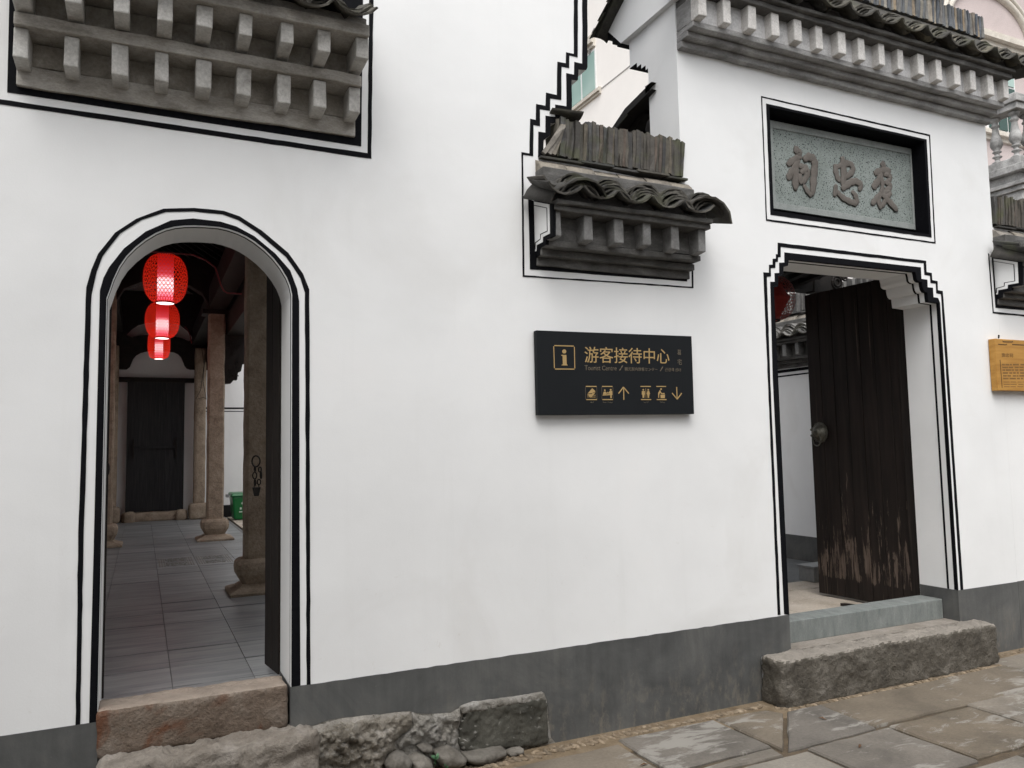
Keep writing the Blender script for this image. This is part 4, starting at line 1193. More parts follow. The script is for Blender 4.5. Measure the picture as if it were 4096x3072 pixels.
gd2 = leaf(gate, 'door_leaf', (3.70, .365), (3.66, 1.32), .262, 2.915, .05, 7, WORN)
b = mb().hexa([(3.80, .124, .262), (5.41, .116, .262), (5.41, .30, .262), (3.80, .30, .262)], [(3.80, .124, .407), (5.41, .116, .406), (5.41, .303, .406), (3.80, .298, .407)])
b.build('threshold_stone', GREY_SILL, gate, bevel=.006)
# stone step in front of the gate
stp = thing('stone_step', 'long rough-hewn dark stone step with a pale worn top in front of the gateway', 'step', (4.5, -.09, 0))
rough_box('step_block', STEP_STONE, stp, 3.52, 5.56, -.186, -.006, -.03, .268, .016, .012, 10, .022, 4)
mb().box(3.79, 5.42, -.012, .135, .05, .264).build('step_bed', STEP_TOP, stp)

# rear porch roof of the gatehouse, with its timbers
VX = 3.02
vp_ = [on_x(a, b_, VX) for a, b_ in z2([(838, 452), (690, 600), (600, 735)])]
sl = (vp_[2].z - vp_[1].z) / (vp_[2].y - vp_[1].y)
ye = 1.9; ze = vp_[2].z + sl * (ye - vp_[2].y)
prof_top = [Vector((VX, .30, vp_[0].z)), vp_[0] + Vector((0, 0, 0)), vp_[1], vp_[2], Vector((VX, ye, ze))]
por = mb().prism([prof_top + [p - Vector((0, 0, .05)) for p in prof_top[::-1]]], (3.3, 0, 0))
pr = por.build('porch_roof', WOOD_DARK, gate)
cs, ps = tile_set(TILE_DARK, .2)
for i in range(13):
    y = ye - i * .165
    if y < .62: break
    z = ze + (y - ye) * sl if y > vp_[1].y else vp_[1].z + (vp_[1].y - y) * .16
    for dx in (.09, .29):
        o = link('roof_tile', cs[i % 4], None, pr); o.location = (VX - 4.6 + dx, y, z + .018); o.rotation_euler = (R(14 if y > vp_[1].y else 2) - sl * .3, 0, R(180))
for i in range(18):
    x = VX + .1 + i * .18
    mb().hexa([(x, .45, vp_[0].z - .11), (x + .07, .45, vp_[0].z - .11), (x + .07, ye, ze - .12), (x, ye, ze - .12)], [(x, .45, vp_[0].z - .05), (x + .07, .45, vp_[0].z - .05), (x + .07, ye, ze - .052), (x, ye, ze - .052)]).build('rafter', WOOD_DARK, pr)
mb().box(3.05, 6.56, 1.98, 2.12, 3.14, 3.42).build('porch_beam', WOOD_DARK, gate)
mb().box(3.05, 6.45, 1.15, 1.27, 3.30, 3.52).build('porch_beam', WOOD_DARK, gate)
mb().box(5.88, 6.03, .32, 2.15, 3.30, 3.45).build('porch_beam', WOOD_DARK, gate)
mb().box(3.06, 3.2, .32, 2.0, 3.42, 3.6).build('porch_beam', WOOD_DARK, gate)
for i in range(4):
    x = 5.55 + i * .22
    mb().hexa([(x, 1.3, 3.33), (x + .08, 1.3, 3.33), (x - .32, 2.9, 3.02), (x - .40, 2.9, 3.02)], [(x, 1.3, 3.42), (x + .08, 1.3, 3.42), (x - .32, 2.9, 3.11), (x - .40, 2.9, 3.11)]).build('rafter', WOOD_DARK, pr)
mb().lathe([(.03, -.16), (.075, -.13), (.085, -.06), (.055, -.03), (.09, .02), (.075, .08), (.05, .1)], (3.16, .36, 3.72), 12).build('porch_bracket', WOOD_DARK, gate, smooth=True)
b = mb().prism([[on_y(*q, 1.96) for q in gz([(780, 380), (1200, 430), (1188, 468), (1160, 500), (1120, 512), (1105, 560), (1085, 610), (1030, 645), (930, 655), (780, 660)])]], (0, .12, 0)); b.build('carved_bracket', WOOD_DARK, gate, bevel=.006)
for i, (q, rr) in enumerate((((1050, 545), .07), ((1050, 545), .04), ((1140, 480), .035))):
    mb().tube(ring_pts(on_y(*gz([q])[0], 1.955), rr, (0, 1, 0), 14), .010, 6, True).build('carved_scroll', WOOD_DARK, gate)

# ------------------------------------------------------------------ boundary wall right of the gate
bw = thing('boundary_wall', 'low white wall right of the gatehouse with a small tiled eave and grey plinth', 'wall', (7.5, 0, 0))
mb().box(6.122, 10.5, .002, .30, -.3, 3.27).build('wall_face', PLASTER, bw)
mb().box(6.122, 10.5, -.003, .2, -.1, .487).build('plinth', PLINTH, bw)
re_ = small_eave(bw, (6.104, 0, 2.64), 1.9, 9, 51, ridge_x=(.02, 1.86))
cheek(bw, 6.1, 4.094, .02)
band(bw, r2([(145, 470), (183, 957), (480, 985), (480, 978)]), r2([(153, 480), (190, 945), (480, 973), (480, 978)]))
band(bw, r2([(172, 470), (205, 912), (480, 935), (480, 920)]), r2([(195, 475), (215, 892), (480, 915), (480, 918)]))

# ------------------------------------------------------------------ lettering
def text_mesh(body, box_c, y, depth, matl, parent, name='lettering', fit=True, space=1.0):
    """text fitted into a quad (tl, tr, br, bl of world points)"""
    cu = bpy.data.curves.new('t', 'FONT'); cu.body = body; cu.resolution_u = 3; cu.space_character = space
    o = bpy.data.objects.new('t', cu); col.objects.link(o)
    bpy.context.view_layer.update()
    dg = bpy.context.evaluated_depsgraph_get()
    me = bpy.data.meshes.new_from_object(o.evaluated_get(dg))
    bpy.data.objects.remove(o); bpy.data.curves.remove(cu)
    if not me.vertices: return None
    xs = [v.co.x for v in me.vertices]; ys = [v.co.y for v in me.vertices]
    x0, x1, y0, y1 = min(xs), max(xs), min(ys), max(ys)
    tl, tr, br, bl = box_c
    off = WL[parent.name]
    bm = bmesh.new(); bm.from_mesh(me)
    ret = bmesh.ops.extrude_face_region(bm, geom=bm.faces[:])
    ext = [e for e in ret['geom'] if isinstance(e, bmesh.types.BMVert)]
    es = set(ext)
    for v in bm.verts:
        u = (v.co.x - x0) / (x1 - x0); w = (v.co.y - y0) / (y1 - y0)
        p = bl.lerp(br, u).lerp(tl.lerp(tr, u), w)
        p = Vector((p.x, y - (depth if v in es else -.001), p.z))
        v.co = p - off
    bmesh.ops.recalc_face_normals(bm, faces=bm.faces)
    bm.to_mesh(me); bm.free(); me.materials.clear()
    ob = link(name, me, matl, parent); WL[ob.name] = off
    return ob
sg = thing('direction_sign', 'charcoal wall sign with gold lettering, an information symbol and small pictograms', 'sign', (2.52, -.02, 2.0))
SY = -.045
s_ = [on_y(2149.5, 1321.2, SY), on_y(2766.5, 1344.8, SY), on_y(2777, 1655.8, SY), on_y(2149.5, 1660.5, SY)]
s_[0].x = s_[3].x = (s_[0].x + s_[3].x) / 2
mb().prism([s_], (0, .036, 0)).build('sign_panel', SIGN, sg, bevel=.002)
mb().box(2.05, 3.0, -.010, -.001, 1.82, 2.2).build('mounting_plate', IRON, sg)
def sq(conv, pts): return [on_y(*q, SY) for q in conv(pts)]
text_mesh('游客接待中心', sq(zs, [(165, 292), (1668, 330), (1668, 600), (172, 578)]), SY, .002, GOLD, sg)
text_mesh('Tourist Centre', sq(zs, [(168, 622), (735, 638), (735, 716), (172, 712)]), SY, .0015, GOLD_DIM, sg)
text_mesh('/', sq(zs, [(780, 625), (852, 628), (852, 716), (780, 714)]), SY, .0015, GOLD_DIM, sg)
text_mesh('観光案内旅客センター', sq(zs, [(878, 655), (1458, 668), (1458, 728), (878, 722)]), SY, .0015, GOLD_DIM, sg)
text_mesh('/', sq(zs, [(1500, 648), (1560, 650), (1560, 728), (1500, 726)]), SY, .0015, GOLD_DIM, sg)
text_mesh('관광객 센터', sq(zs, [(1590, 668), (1872, 676), (1872, 738), (1592, 736)]), SY, .0015, GOLD_DIM, sg)
text_mesh('葛', sq(zs, [(1812, 345), (1875, 348), (1875, 442), (1812, 440)]), SY, .0015, GOLD_DIM, sg)
text_mesh('宅', sq(zs, [(1812, 515), (1888, 517), (1888, 615), (1812, 613)]), SY, .0015, GOLD_DIM, sg)
z6 = crop(2050, 1250, .36166)
def flat_poly(loops, name, matl=None, h=.002):
    return mb().prism([[p + Vector((0, -h, 0)) for p in l] for l in loops], (0, h + .001, 0)).build(name, matl or GOLD, sg)
def pline(conv, pts, w, h=.002, closed=False):
    P = sq(conv, pts); b = mb(); n = len(P)
    for i in range(n if closed else n - 1):
        a, c = P[i], P[(i + 1) % n]; d = (c - a).normalized(); nn = Vector((d.z, 0, -d.x)) * w / 2
        hh = h + .0002 * (i % 3)
        b.hexa([a + nn + Vector((0, .001, 0)), c + nn + Vector((0, .001, 0)), c - nn + Vector((0, .001, 0)), a - nn + Vector((0, .001, 0))], [a + nn + Vector((0, -hh, 0)), c + nn + Vector((0, -hh, 0)), c - nn + Vector((0, -hh, 0)), a - nn + Vector((0, -hh, 0))])
    return b
def circ(conv, c, r, n=16):
    return sq(conv, [(c[0] + r * math.cos(2 * math.pi * i / n), c[1] + r * 1.05 * math.sin(2 * math.pi * i / n)) for i in range(n)])
# the "i" in its square
b = pline(z6, [(463, 366), (675, 372)], .006); b2 = pline(z6, [(683, 380), (688, 618)], .005); b3 = pline(z6, [(470, 625), (683, 626)], .006); b4 = pline(z6, [(455, 374), (462, 616)], .005)
for q in (b2, b3, b4): b.add(q.v, q.f)
b.build('symbol_frame', GOLD, sg)
flat_poly([circ(z6, (571, 431), 22)], 'symbol_dot')
flat_poly([sq(z6, [(538, 468), (594, 470), (598, 572), (608, 580), (608, 586), (542, 586), (542, 579), (556, 572), (553, 484), (540, 477)])], 'symbol_letter')
# pictograms
def bars(x0, x1, yt, yb):
    b = pline(zi, [(x0, yt), (x1, yt + 1)], .0055); q = pline(zi, [(x0 + 8, yb), (x1 + 8, yb)], .0055); b.add(q.v, q.f); b.build('pictogram_frame', GOLD, sg)
for x0, x1 in ((190, 378), (476, 660), (1158, 1338), (1438, 1608)): bars(x0, x1, 202, 435)
for x in (183, 383, 470, 668):
    pline(zi, [(x, 212), (x + 5, 425)], .0012).build('pictogram_frame', GOLD_DIM, sg)
def pict(name, polys, lines=()):
    b = mb()
    for i, l in enumerate(polys):
        L = l if isinstance(l[0], Vector) else sq(zi, l)
        b.prism([[p + Vector((0, -.0016 - .0002 * i, 0)) for p in L]], (0, .0024 + .0002 * i, 0))
    for (pts, w) in lines:
        q = pline(zi, pts, w, .0019); b.add(q.v, q.f)
    b.build(name, GOLD, sg)
pict('envelope_pictogram', [[(303, 235), (362, 290), (300, 322), (222, 330)][::1], [(310, 322), (362, 305), (280, 402), (292, 338)], [(220, 342), (286, 338), (272, 400)]], [([(215, 356), (362, 358)], .003), ([(215, 388), (362, 390)], .003)])
pict('reception_pictogram', [circ(zi, (526, 270), 14), [(505, 298), (535, 292), (560, 320), (580, 295), (582, 305), (562, 335), (540, 322), (548, 342), (495, 345)], [(487, 350), (620, 336), (622, 356), (490, 365)], circ(zi, (630, 262), 15), [(612, 282), (655, 280), (660, 352), (648, 352), (645, 410), (635, 410), (632, 358), (636, 410), (626, 410), (618, 330), (575, 328), (572, 320), (600, 305)]])
pict('toilet_pictogram', [circ(zi, (1207, 262), 14), [(1182, 284), (1232, 284), (1236, 346), (1226, 346), (1222, 405), (1210, 405), (1208, 355), (1206, 405), (1194, 405), (1192, 346), (1180, 346)], circ(zi, (1294, 263), 14), [(1280, 284), (1308, 284), (1326, 334), (1318, 338), (1308, 312), (1318, 360), (1308, 360), (1308, 405), (1298, 405), (1296, 362), (1294, 405), (1284, 405), (1282, 360), (1274, 360), (1282, 312), (1274, 338), (1266, 334)]], [([(1250, 240), (1255, 405)], .0018)])
pict('baby_change_pictogram', [circ(zi, (1521, 250), 15), [(1498, 268), (1514, 278), (1516, 305), (1545, 322), (1580, 326), (1582, 340), (1535, 338), (1505, 315), (1488, 345), (1486, 405), (1474, 405), (1470, 320)], [(1510, 348), (1588, 348), (1586, 410), (1514, 410)], circ(zi, (1572, 325), 8)])
b = pline(zi, [(858, 215), (862, 440)], .006); q = pline(zi, [(768, 328), (855, 215), (950, 328)], .006, .0023); b.add(q.v, q.f); b.build('up_arrow', GOLD, sg)
b = pline(zi, [(1797, 212), (1805, 425)], .006); q = pline(zi, [(1716, 320), (1806, 428), (1886, 322)], .006, .0023); b.add(q.v, q.f); b.build('down_arrow', GOLD, sg)
rnd = random.Random(2)
for x0, x1 in ((270, 328), (490, 662), (1215, 1308), (1495, 1580)):                     # worn-off captions: only fragments of strokes remain
    b = mb(); x = x0
    while x < x1:
        q = pline(zi, [(x, 476 + rnd.uniform(-6, 14)), (x + rnd.uniform(6, 20), 478 + rnd.uniform(-6, 18))], .0016, .001); b.add(q.v, q.f); x += rnd.uniform(8, 17)
    b.build('worn_caption', GOLD_DIM, sg)

nb = thing('notice_board', 'thick varnished yellow wooden notice board with engraved text on the wall right of the gateway', 'notice board', (6.4, -.03, 2.1))
nz_ = crop(3900, 1300, .19291)
NY = -.058
n0 = [on_y(*q, NY) for q in nz_([(410, 280), (484, 1358)])]
mb().hexa([(n0[0].x, NY, n0[1].z), (6.75, NY, n0[1].z), (6.75, -.004, n0[1].z), (n0[0].x, -.004, n0[1].z)], [(n0[0].x, NY, n0[0].z), (6.75, NY, n0[0].z), (6.75, -.004, n0[0].z), (n0[0].x, -.004, n0[0].z)]).build('board', OAK, nb, bevel=.004)
mb().tube([on_y(3995, 1352, -.03), on_y(3995, 1341, -.02)], .006, 8).build('hanging_pin', IRON, nb)
def nq(pts): return [on_y(*q, NY) for q in nz_(pts)]
def nline(pts, w, matl, name):
    P = nq(pts); b = mb()
    for i in range(len(P) - 1):
        a, c = P[i], P[i + 1]; d = (c - a).normalized(); nn = Vector((d.z, 0, -d.x)) * w / 2
        b.hexa([a + nn + Vector((0, .001, 0)), c + nn + Vector((0, .001, 0)), c - nn + Vector((0, .001, 0)), a - nn + Vector((0, .001, 0))], [a + nn + Vector((0, -.0012, 0)), c + nn + Vector((0, -.0012, 0)), c - nn + Vector((0, -.0012, 0)), a - nn + Vector((0, -.0012, 0))])
    b.build(name, matl, nb)
nline([(570, 330), (590, 348), (770, 352), (785, 338)], .007, OAK_CUT, 'engraved_line')
nline([(480, 398), (640, 410), (660, 396)], .006, OAK_CUT, 'engraved_line')
nline([(770, 405), (1200, 425), (1700, 450)], .007, OAK_CUT, 'engraved_line')
nline([(518, 720), (562, 1300)], .006, OAK_CUT, 'engraved_line')
text_mesh('褒忠祠', nq([(548, 580), (785, 590), (788, 672), (552, 665)]), NY, .0012, OAK_TEXT, nb)
rnd = random.Random(4)
for i, y in enumerate((822, 880, 935, 995, 1055, 1110, 1182, 1232, 1280)):
    b = mb(); x = 560 + i * 5
    while x < 1750:
        w = rnd.uniform(35, 130)
        P = nq([(x, y - 16), (x + w, y - 15), (x + w, y + 15), (x, y + 14)]) if i < 6 else nq([(x, y - 8), (x + w, y - 7), (x + w, y + 7), (x, y + 6)])
        mb().prism([[p + Vector((0, -.0008, 0)) for p in P]], (0, .0015, 0)).build('engraved_words', OAK_TEXT, nb); x += w + rnd.uniform(12, 40)

# ------------------------------------------------------------------ HALL behind the arch
hf = thing('hall_floor', None, None, (.4, 5.5, .36), kind='structure')
mb().box(-1.1, 1.40, .15, 11.7, .30, .412).build('mortar_bed', plain('pale_joint', (.17, .172, .17), .85), hf)
fm = []
for k in range(4):
    bm_ = mb(); w = .1955
    bm_.hexa([(-w, -w, -.02), (w, -w, -.02), (w, w, -.02), (-w, w, -.02)], [(-w, -w, 0), (w, -w, 0), (w, w, 0), (-w, w, 0)])
    me = bm_.mesh('floor_tile'); me.materials.append(FLOOR_TILE); fm.append(me)
rnd = random.Random(12)
for i in range(-3, 4):
    for j in range(28):
        x = .16 + .395 * (i + .5); y = .12 + .408 * (j + .5)
        if x > 1.38 or y > 11.55 or x < -1.1: continue
        o = link('floor_tile', rnd.choice(fm), None, hf, Vector((x, y, .420 + rnd.uniform(-.0012, .0012))) - WL[hf.name])
        o.scale = (1, 1.022, 1); o.rotation_euler = (rnd.uniform(-.002, .002), rnd.uniform(-.002, .002), 0)
INLAY = plain('pale_tile_inlay', (.25, .245, .22), .7)
for cx in (.355, .745):
    for cy_ in (5.31, 5.68):
        b = mb()
        for sgn in (-1, 1):
            for k in range(3):
                xx = cx + sgn * (.165 - .024 * k); b.box(xx - .006, xx + .006, cy_ - .16, cy_ + .16, .4205, .4235)
        rr = random.Random(int(cx * 100 + cy_ * 10))
        for k in range(150):
            ax, ay = rr.uniform(-.1, .1), rr.uniform(-.15, .15); s_2 = rr.uniform(.004, .012)
            z0 = .4205 + .00001 * k
            b.box(cx + ax - s_2, cx + ax + s_2, cy_ + ay - .004, cy_ + ay + .004, z0 - .001, z0 + .0015)
        b.build('patterned_inlay', INLAY, hf)
def column(cx, cy_, w, z0, ztop, label, group='stone columns of the hall', base=True):
    t = thing('stone_column', label, 'column', (cx, cy_, z0), group)
    h = w / 2; ch = .022
    def sqr(hw, z, c=ch): return [(cx + a * hw - (c if a * 1 > 0 else -c) * (1 if k else 0), cy_ + b_ * hw - (c if b_ > 0 else -c) * (0 if k else 1), z) for (a, b_, k) in ((-1, -1, 0), (-1, -1, 1), (1, -1, 1), (1, -1, 0), (1, 1, 0), (1, 1, 1), (-1, 1, 1), (-1, 1, 0))]
    m = mb(); zs_ = [z0 + .27 + (ztop - z0 - .27) * i / 24 for i in range(25)]
    vs = []; rn = random.Random(int(cx * 77 + cy_ * 13))
    for z in zs_:
        for p in sqr(h, z): vs.append((p[0] + rn.uniform(-.003, .003), p[1] + rn.uniform(-.003, .003), p[2]))
    fs = [tuple(range(7, -1, -1)), tuple(range(24 * 8, 25 * 8))]
    for i in range(24):
        for k in range(8): fs.append((i * 8 + k, i * 8 + (k + 1) % 8, (i + 1) * 8 + (k + 1) % 8, (i + 1) * 8 + k))
    m.add(vs, fs); m.build('shaft', COLUMN, t)
    prof = [(.57, .075), (.66, .11), (.79, .16), (.82, .21), (.80, .25), (.70, .275), (.62, .285)]
    m = mb(); vs = []
    for r_, z in prof:
        for p in sqr(w * r_ * 1.0, z0 + z, .035): vs.append(p)
    n = len(prof); fs = [tuple(range(7, -1, -1)), tuple(range((n - 1) * 8, n * 8))]
    for i in range(n - 1):
        for k in range(8): fs.append((i * 8 + k, i * 8 + (k + 1) % 8, (i + 1) * 8 + (k + 1) % 8, (i + 1) * 8 + k))
    m.add(vs, fs); m.build('base', COLUMN, t, bevel=.008)
    m = mb(); vs = []
    for r_, z in ((1.08, .0), (1.10, .022), (1.02, .036), (.75, .055), (.60, .08)):
        for p in sqr(w * r_, z0 + z, .004): vs.append(p)
    fs = [tuple(range(7, -1, -1)), tuple(range(4 * 8, 5 * 8))]
    for i in range(4):
        for k in range(8): fs.append((i * 8 + k, i * 8 + (k + 1) % 8, (i + 1) * 8 + (k + 1) % 8, (i + 1) * 8 + k))
    m.add(vs, fs); m.build('foot_slab', COLUMN, t)
    return t
column(.902, 3.16, .215, .42, 3.75, 'nearest brown stone column just inside the arched doorway, behind the chained door leaf')
column(.912, 7.59, .215, .42, 3.55, 'middle brown stone column with a bulging base between the lanterns and the green bin')
column(-.44, 7.59, .215, .42, 3.75, 'brown stone column at the left edge of the arched doorway, its base half hidden')
def pilaster(x0, x1, label):
    t = thing('stone_pilaster', label, 'column', ((x0 + x1) / 2, 11.35, .42), 'stone columns of the hall')
    rough_box('shaft', COLUMN, t, x0, x1, 11.26, 11.5, .66, 3.5, .06, .004, 5, .02, 3)
    rough_box('base', COLUMN, t, x0 - .07, x1 + .06, 11.18, 11.5, .415, .70, .04, .008, 6, .05, 5)
    return t
pilaster(.845, 1.04, 'brown stone pilaster against the back wall, right of the dark plank door')
pilaster(-.60, -.385, 'brown stone pilaster against the back wall, left of the dark plank door')
hall = thing('hall', 'dark timber hall seen through the arch with white back wall and plank door', 'building', (.3, 6, .4))
mb().prism([[Vector((-1.3, 11.6, .2)), Vector((4.2, 11.6, .2)), Vector((4.2, 11.6, 4.2)), Vector((1.45, 11.6, 4.25)), Vector((.2, 11.6, 5.03)), Vector((-1.3, 11.6, 4.55))]], (0, .25, 0)).build('back_wall', PLASTER, hall)
mb().box(-1.12, -1.0, .32, 11.6, .2, 4.4).build('side_wall', PLASTER, hall)
mb().box(1.05, 4.2, 11.594, 11.6, .4, .625).build('wall_base', DARK_PAINT, hall)
for z0, z1_ in ((2.405, 2.435), (2.355, 2.368)):
    mb().box(1.05, 4.2, 11.596, 11.602, z0, z1_).build('painted_line', BLACK, hall)
# carved beam in front of the back wall, cut to an ogee and an arc
og = [(-1.0, 3.09), (-.265, 3.095), (-.215, 3.14), (-.19, 3.213), (-.165, 3.28), (-.12, 3.345), (-.05, 3.395), (.05, 3.425), (.2, 3.435), (.4, 3.435), (.5, 3.425), (.57, 3.39), (.62, 3.332), (.65, 3.26), (.68, 3.18), (.72, 3.13), (.78, 3.115), (1.3, 3.115), (1.3, 4.5), (-1.0, 4.5)]
arc = [(-.292, 3.698), (-.2, 3.81), (-.093, 3.896), (.08, 3.95), (.248, 3.97), (.43, 3.96), (.598, 3.93), (.72, 3.83), (.83, 3.68), (.74, 3.63), (.62, 3.68), (.45, 3.715), (.252, 3.721), (.05, 3.712), (-.10, 3.69), (-.19, 3.664)]
mb().prism([[Vector((a, 11.40, b_)) for a, b_ in og], [Vector((a, 11.40, b_)) for a, b_ in arc]], (0, .1, 0)).build('carved_beam', WOOD_DARK, hall)
mb().box(-.62, .845, 11.47, 11.59, 2.88, 2.96).build('door_lintel', WOOD_DARK, hall)
dr = mb().box(-.247, .69, 11.50, 11.56, .58, 2.935).build('back_door', WOOD_DOOR, hall)
for i in range(9):
    x0 = -.245 + .1035 * i
    mb().box(x0, x0 + .101, 11.485, 11.515, .585, 2.935).build('plank', WOOD_DOOR, dr)
mb().box(-.15, -.125, 11.44, 11.485, 1.52, 1.86).build('door_bracket', WOOD_DARK, dr)
mb().box(.545, .57, 11.44, 11.485, 1.52, 1.88).build('door_bracket', WOOD_DARK, dr)
mb().box(-.14, .56, 11.445, 11.47, 1.695, 1.735).build('door_bar', WOOD_DOOR, dr)
rough_box('door_sill', COLUMN, hall, -.31, .76, 11.36, 11.6, .40, .575, .05, .008, 6, .03, 9)
rough_box('door_pivot_stone', COLUMN, hall, -.27, -.09, 11.26, 11.45, .40, .60, .03, .012, 8, .05, 10)
rough_box('door_pivot_stone', COLUMN, hall, .56, .74, 11.26, 11.45, .40, .60, .03, .012, 8, .05, 11)
mb().prism([[Vector((-1.3, .32, 4.5)), Vector((.2, .32, 5.0)), Vector((1.4, .32, 4.26)), Vector((1.4, .32, 4.33)), Vector((.2, .32, 5.08)), Vector((-1.3, .32, 4.58))]], (0, 11.5, 0)).build('hall_roof', WOOD_DARK, hall)
for i in range(38):
    y = .45 + i * .3
    mb().hexa([(.2, y, 4.92), (.2, y + .07, 4.92), (1.38, y + .07, 4.19), (1.38, y, 4.19)], [(.2, y, 4.99), (.2, y + .07, 4.99), (1.38, y + .07, 4.255), (1.38, y, 4.255)]).build('rafter', WOOD_DARK, hall)
for y in (3.16, 7.59):
    b = mb().prism([[Vector((a, y - .09, b_)) for a, b_ in ((-.6, 3.62), (-.33, 3.62), (-.25, 3.78), (-.05, 3.88), (.25, 3.92), (.55, 3.88), (.72, 3.78), (.8, 3.62), (1.05, 3.55), (1.05, 4.25), (-.6, 4.25))]], (0, .18, 0)).build('moon_beam', WOOD_DARK, hall, bevel=.01)
mb().box(.80, 1.02, .32, 11.5, 3.56, 3.86).build('long_beam', WOOD_DARK, hall)
mb().box(-.56, -.34, .32, 11.5, 3.76, 4.0).build('long_beam', WOOD_DARK, hall)
mb().box(1.04, 1.30, .32, 11.5, 3.22, 3.5).build('eave_beam', WOOD_DARK, hall)
mb().box(1.30, 1.36, .32, 11.5, 3.46, 4.34).build('fascia_board', WOOD_DARK, hall)
# carved hanging bracket by the middle column: fretwork built from layers
mb().prism([[Vector((a, 7.5, b_)) for a, b_ in ((1.0, 2.54), (1.10, 2.55), (1.14, 2.60), (1.18, 2.60), (1.19, 2.70), (1.23, 2.72), (1.25, 2.82), (1.30, 2.84), (1.34, 3.24), (1.0, 3.24))]], (0, .14, 0)).build('carved_bracket', WOOD_DARK, hall)
rnd = random.Random(6)
b = mb()
for k in range(30):
    x = rnd.uniform(1.01, 1.22); z = rnd.uniform(2.64, 3.15); w = rnd.uniform(.015, .05)
    b.box(x, x + w, 7.482 + .0004 * k, 7.505, z, z + .012)
    b.box(x, x + .012, 7.480 + .0004 * k, 7.505, z - w, z)
b.build('fretwork', WOOD_DARK, hall)
mb().box(.72, 1.1, 7.44, 7.74, 3.5, 3.56).build('capital', WOOD_DARK, hall)

# lanterns
def lantern_mats():
    m, n, l, p = newmat('woven_red_lattice')
    p.inputs['Base Color'].default_value = (.62, .03, .012, 1); p.inputs['Roughness'].default_value = .6
    p.inputs['Emission Color'].default_value = (1, .03, .012, 1); p.inputs['Emission Strength'].default_value = .22
    tr = n.new('ShaderNodeBsdfTranslucent'); tr.inputs['Color'].default_value = (1, .08, .02, 1)
    mx = n.new('ShaderNodeMixShader'); mx.inputs[0].default_value = .5
    l.new(p.outputs[0], mx.inputs[1]); l.new(tr.outputs[0], mx.inputs[2]); l.new(mx.outputs[0], n['Material Output'].inputs['Surface'])
    # glowing paper tube: hottest where the bulb sits
    g_, n2, l2, p2 = newmat('glowing_lamp_tube')
    tc = n2.new('ShaderNodeTexCoord'); sx = n2.new('ShaderNodeSeparateXYZ'); l2.new(tc.outputs['Generated'], sx.inputs[0])
    r1 = ramp(n2, l2, sx.outputs['Z'], [(.0, (1, .06, .10)), (.12, (1, .2, .3)), (.3, (1, .8, .84)), (.45, (1, .8, .84)), (.56, (1, .12, .18)), (.8, (.9, .025, .04)), (1.0, (.6, .015, .02))])
    r2_ = ramp(n2, l2, sx.outputs['Z'], [(.0, .75), (.3, 1.0), (.45, 1.0), (.6, .42), (1.0, .16)])
    l2.new(r1, p2.inputs['Emission Color']); l2.new(math_(n2, l2, 'MULTIPLY', r2_, .8), p2.inputs['Emission Strength'])
    p2.inputs['Base Color'].default_value = (.5, .05, .05, 1)
    w = plain('lit_lamp_base', (.9, .9, .9), .5, emit=(1, .9, .9), es=1.1)
    o_, n3, l3, p3 = newmat('unlit_red_lattice')
    p3.inputs['Base Color'].default_value = (.30, .022, .012, 1); p3.inputs['Roughness'].default_value = .6
    inn = plain('unlit_red_paper', (.34, .02, .014), .7)
    return m, g_, w, o_, inn
LAT, TUBE, LBASE, LAT_OFF, TUBE_OFF = lantern_mats()
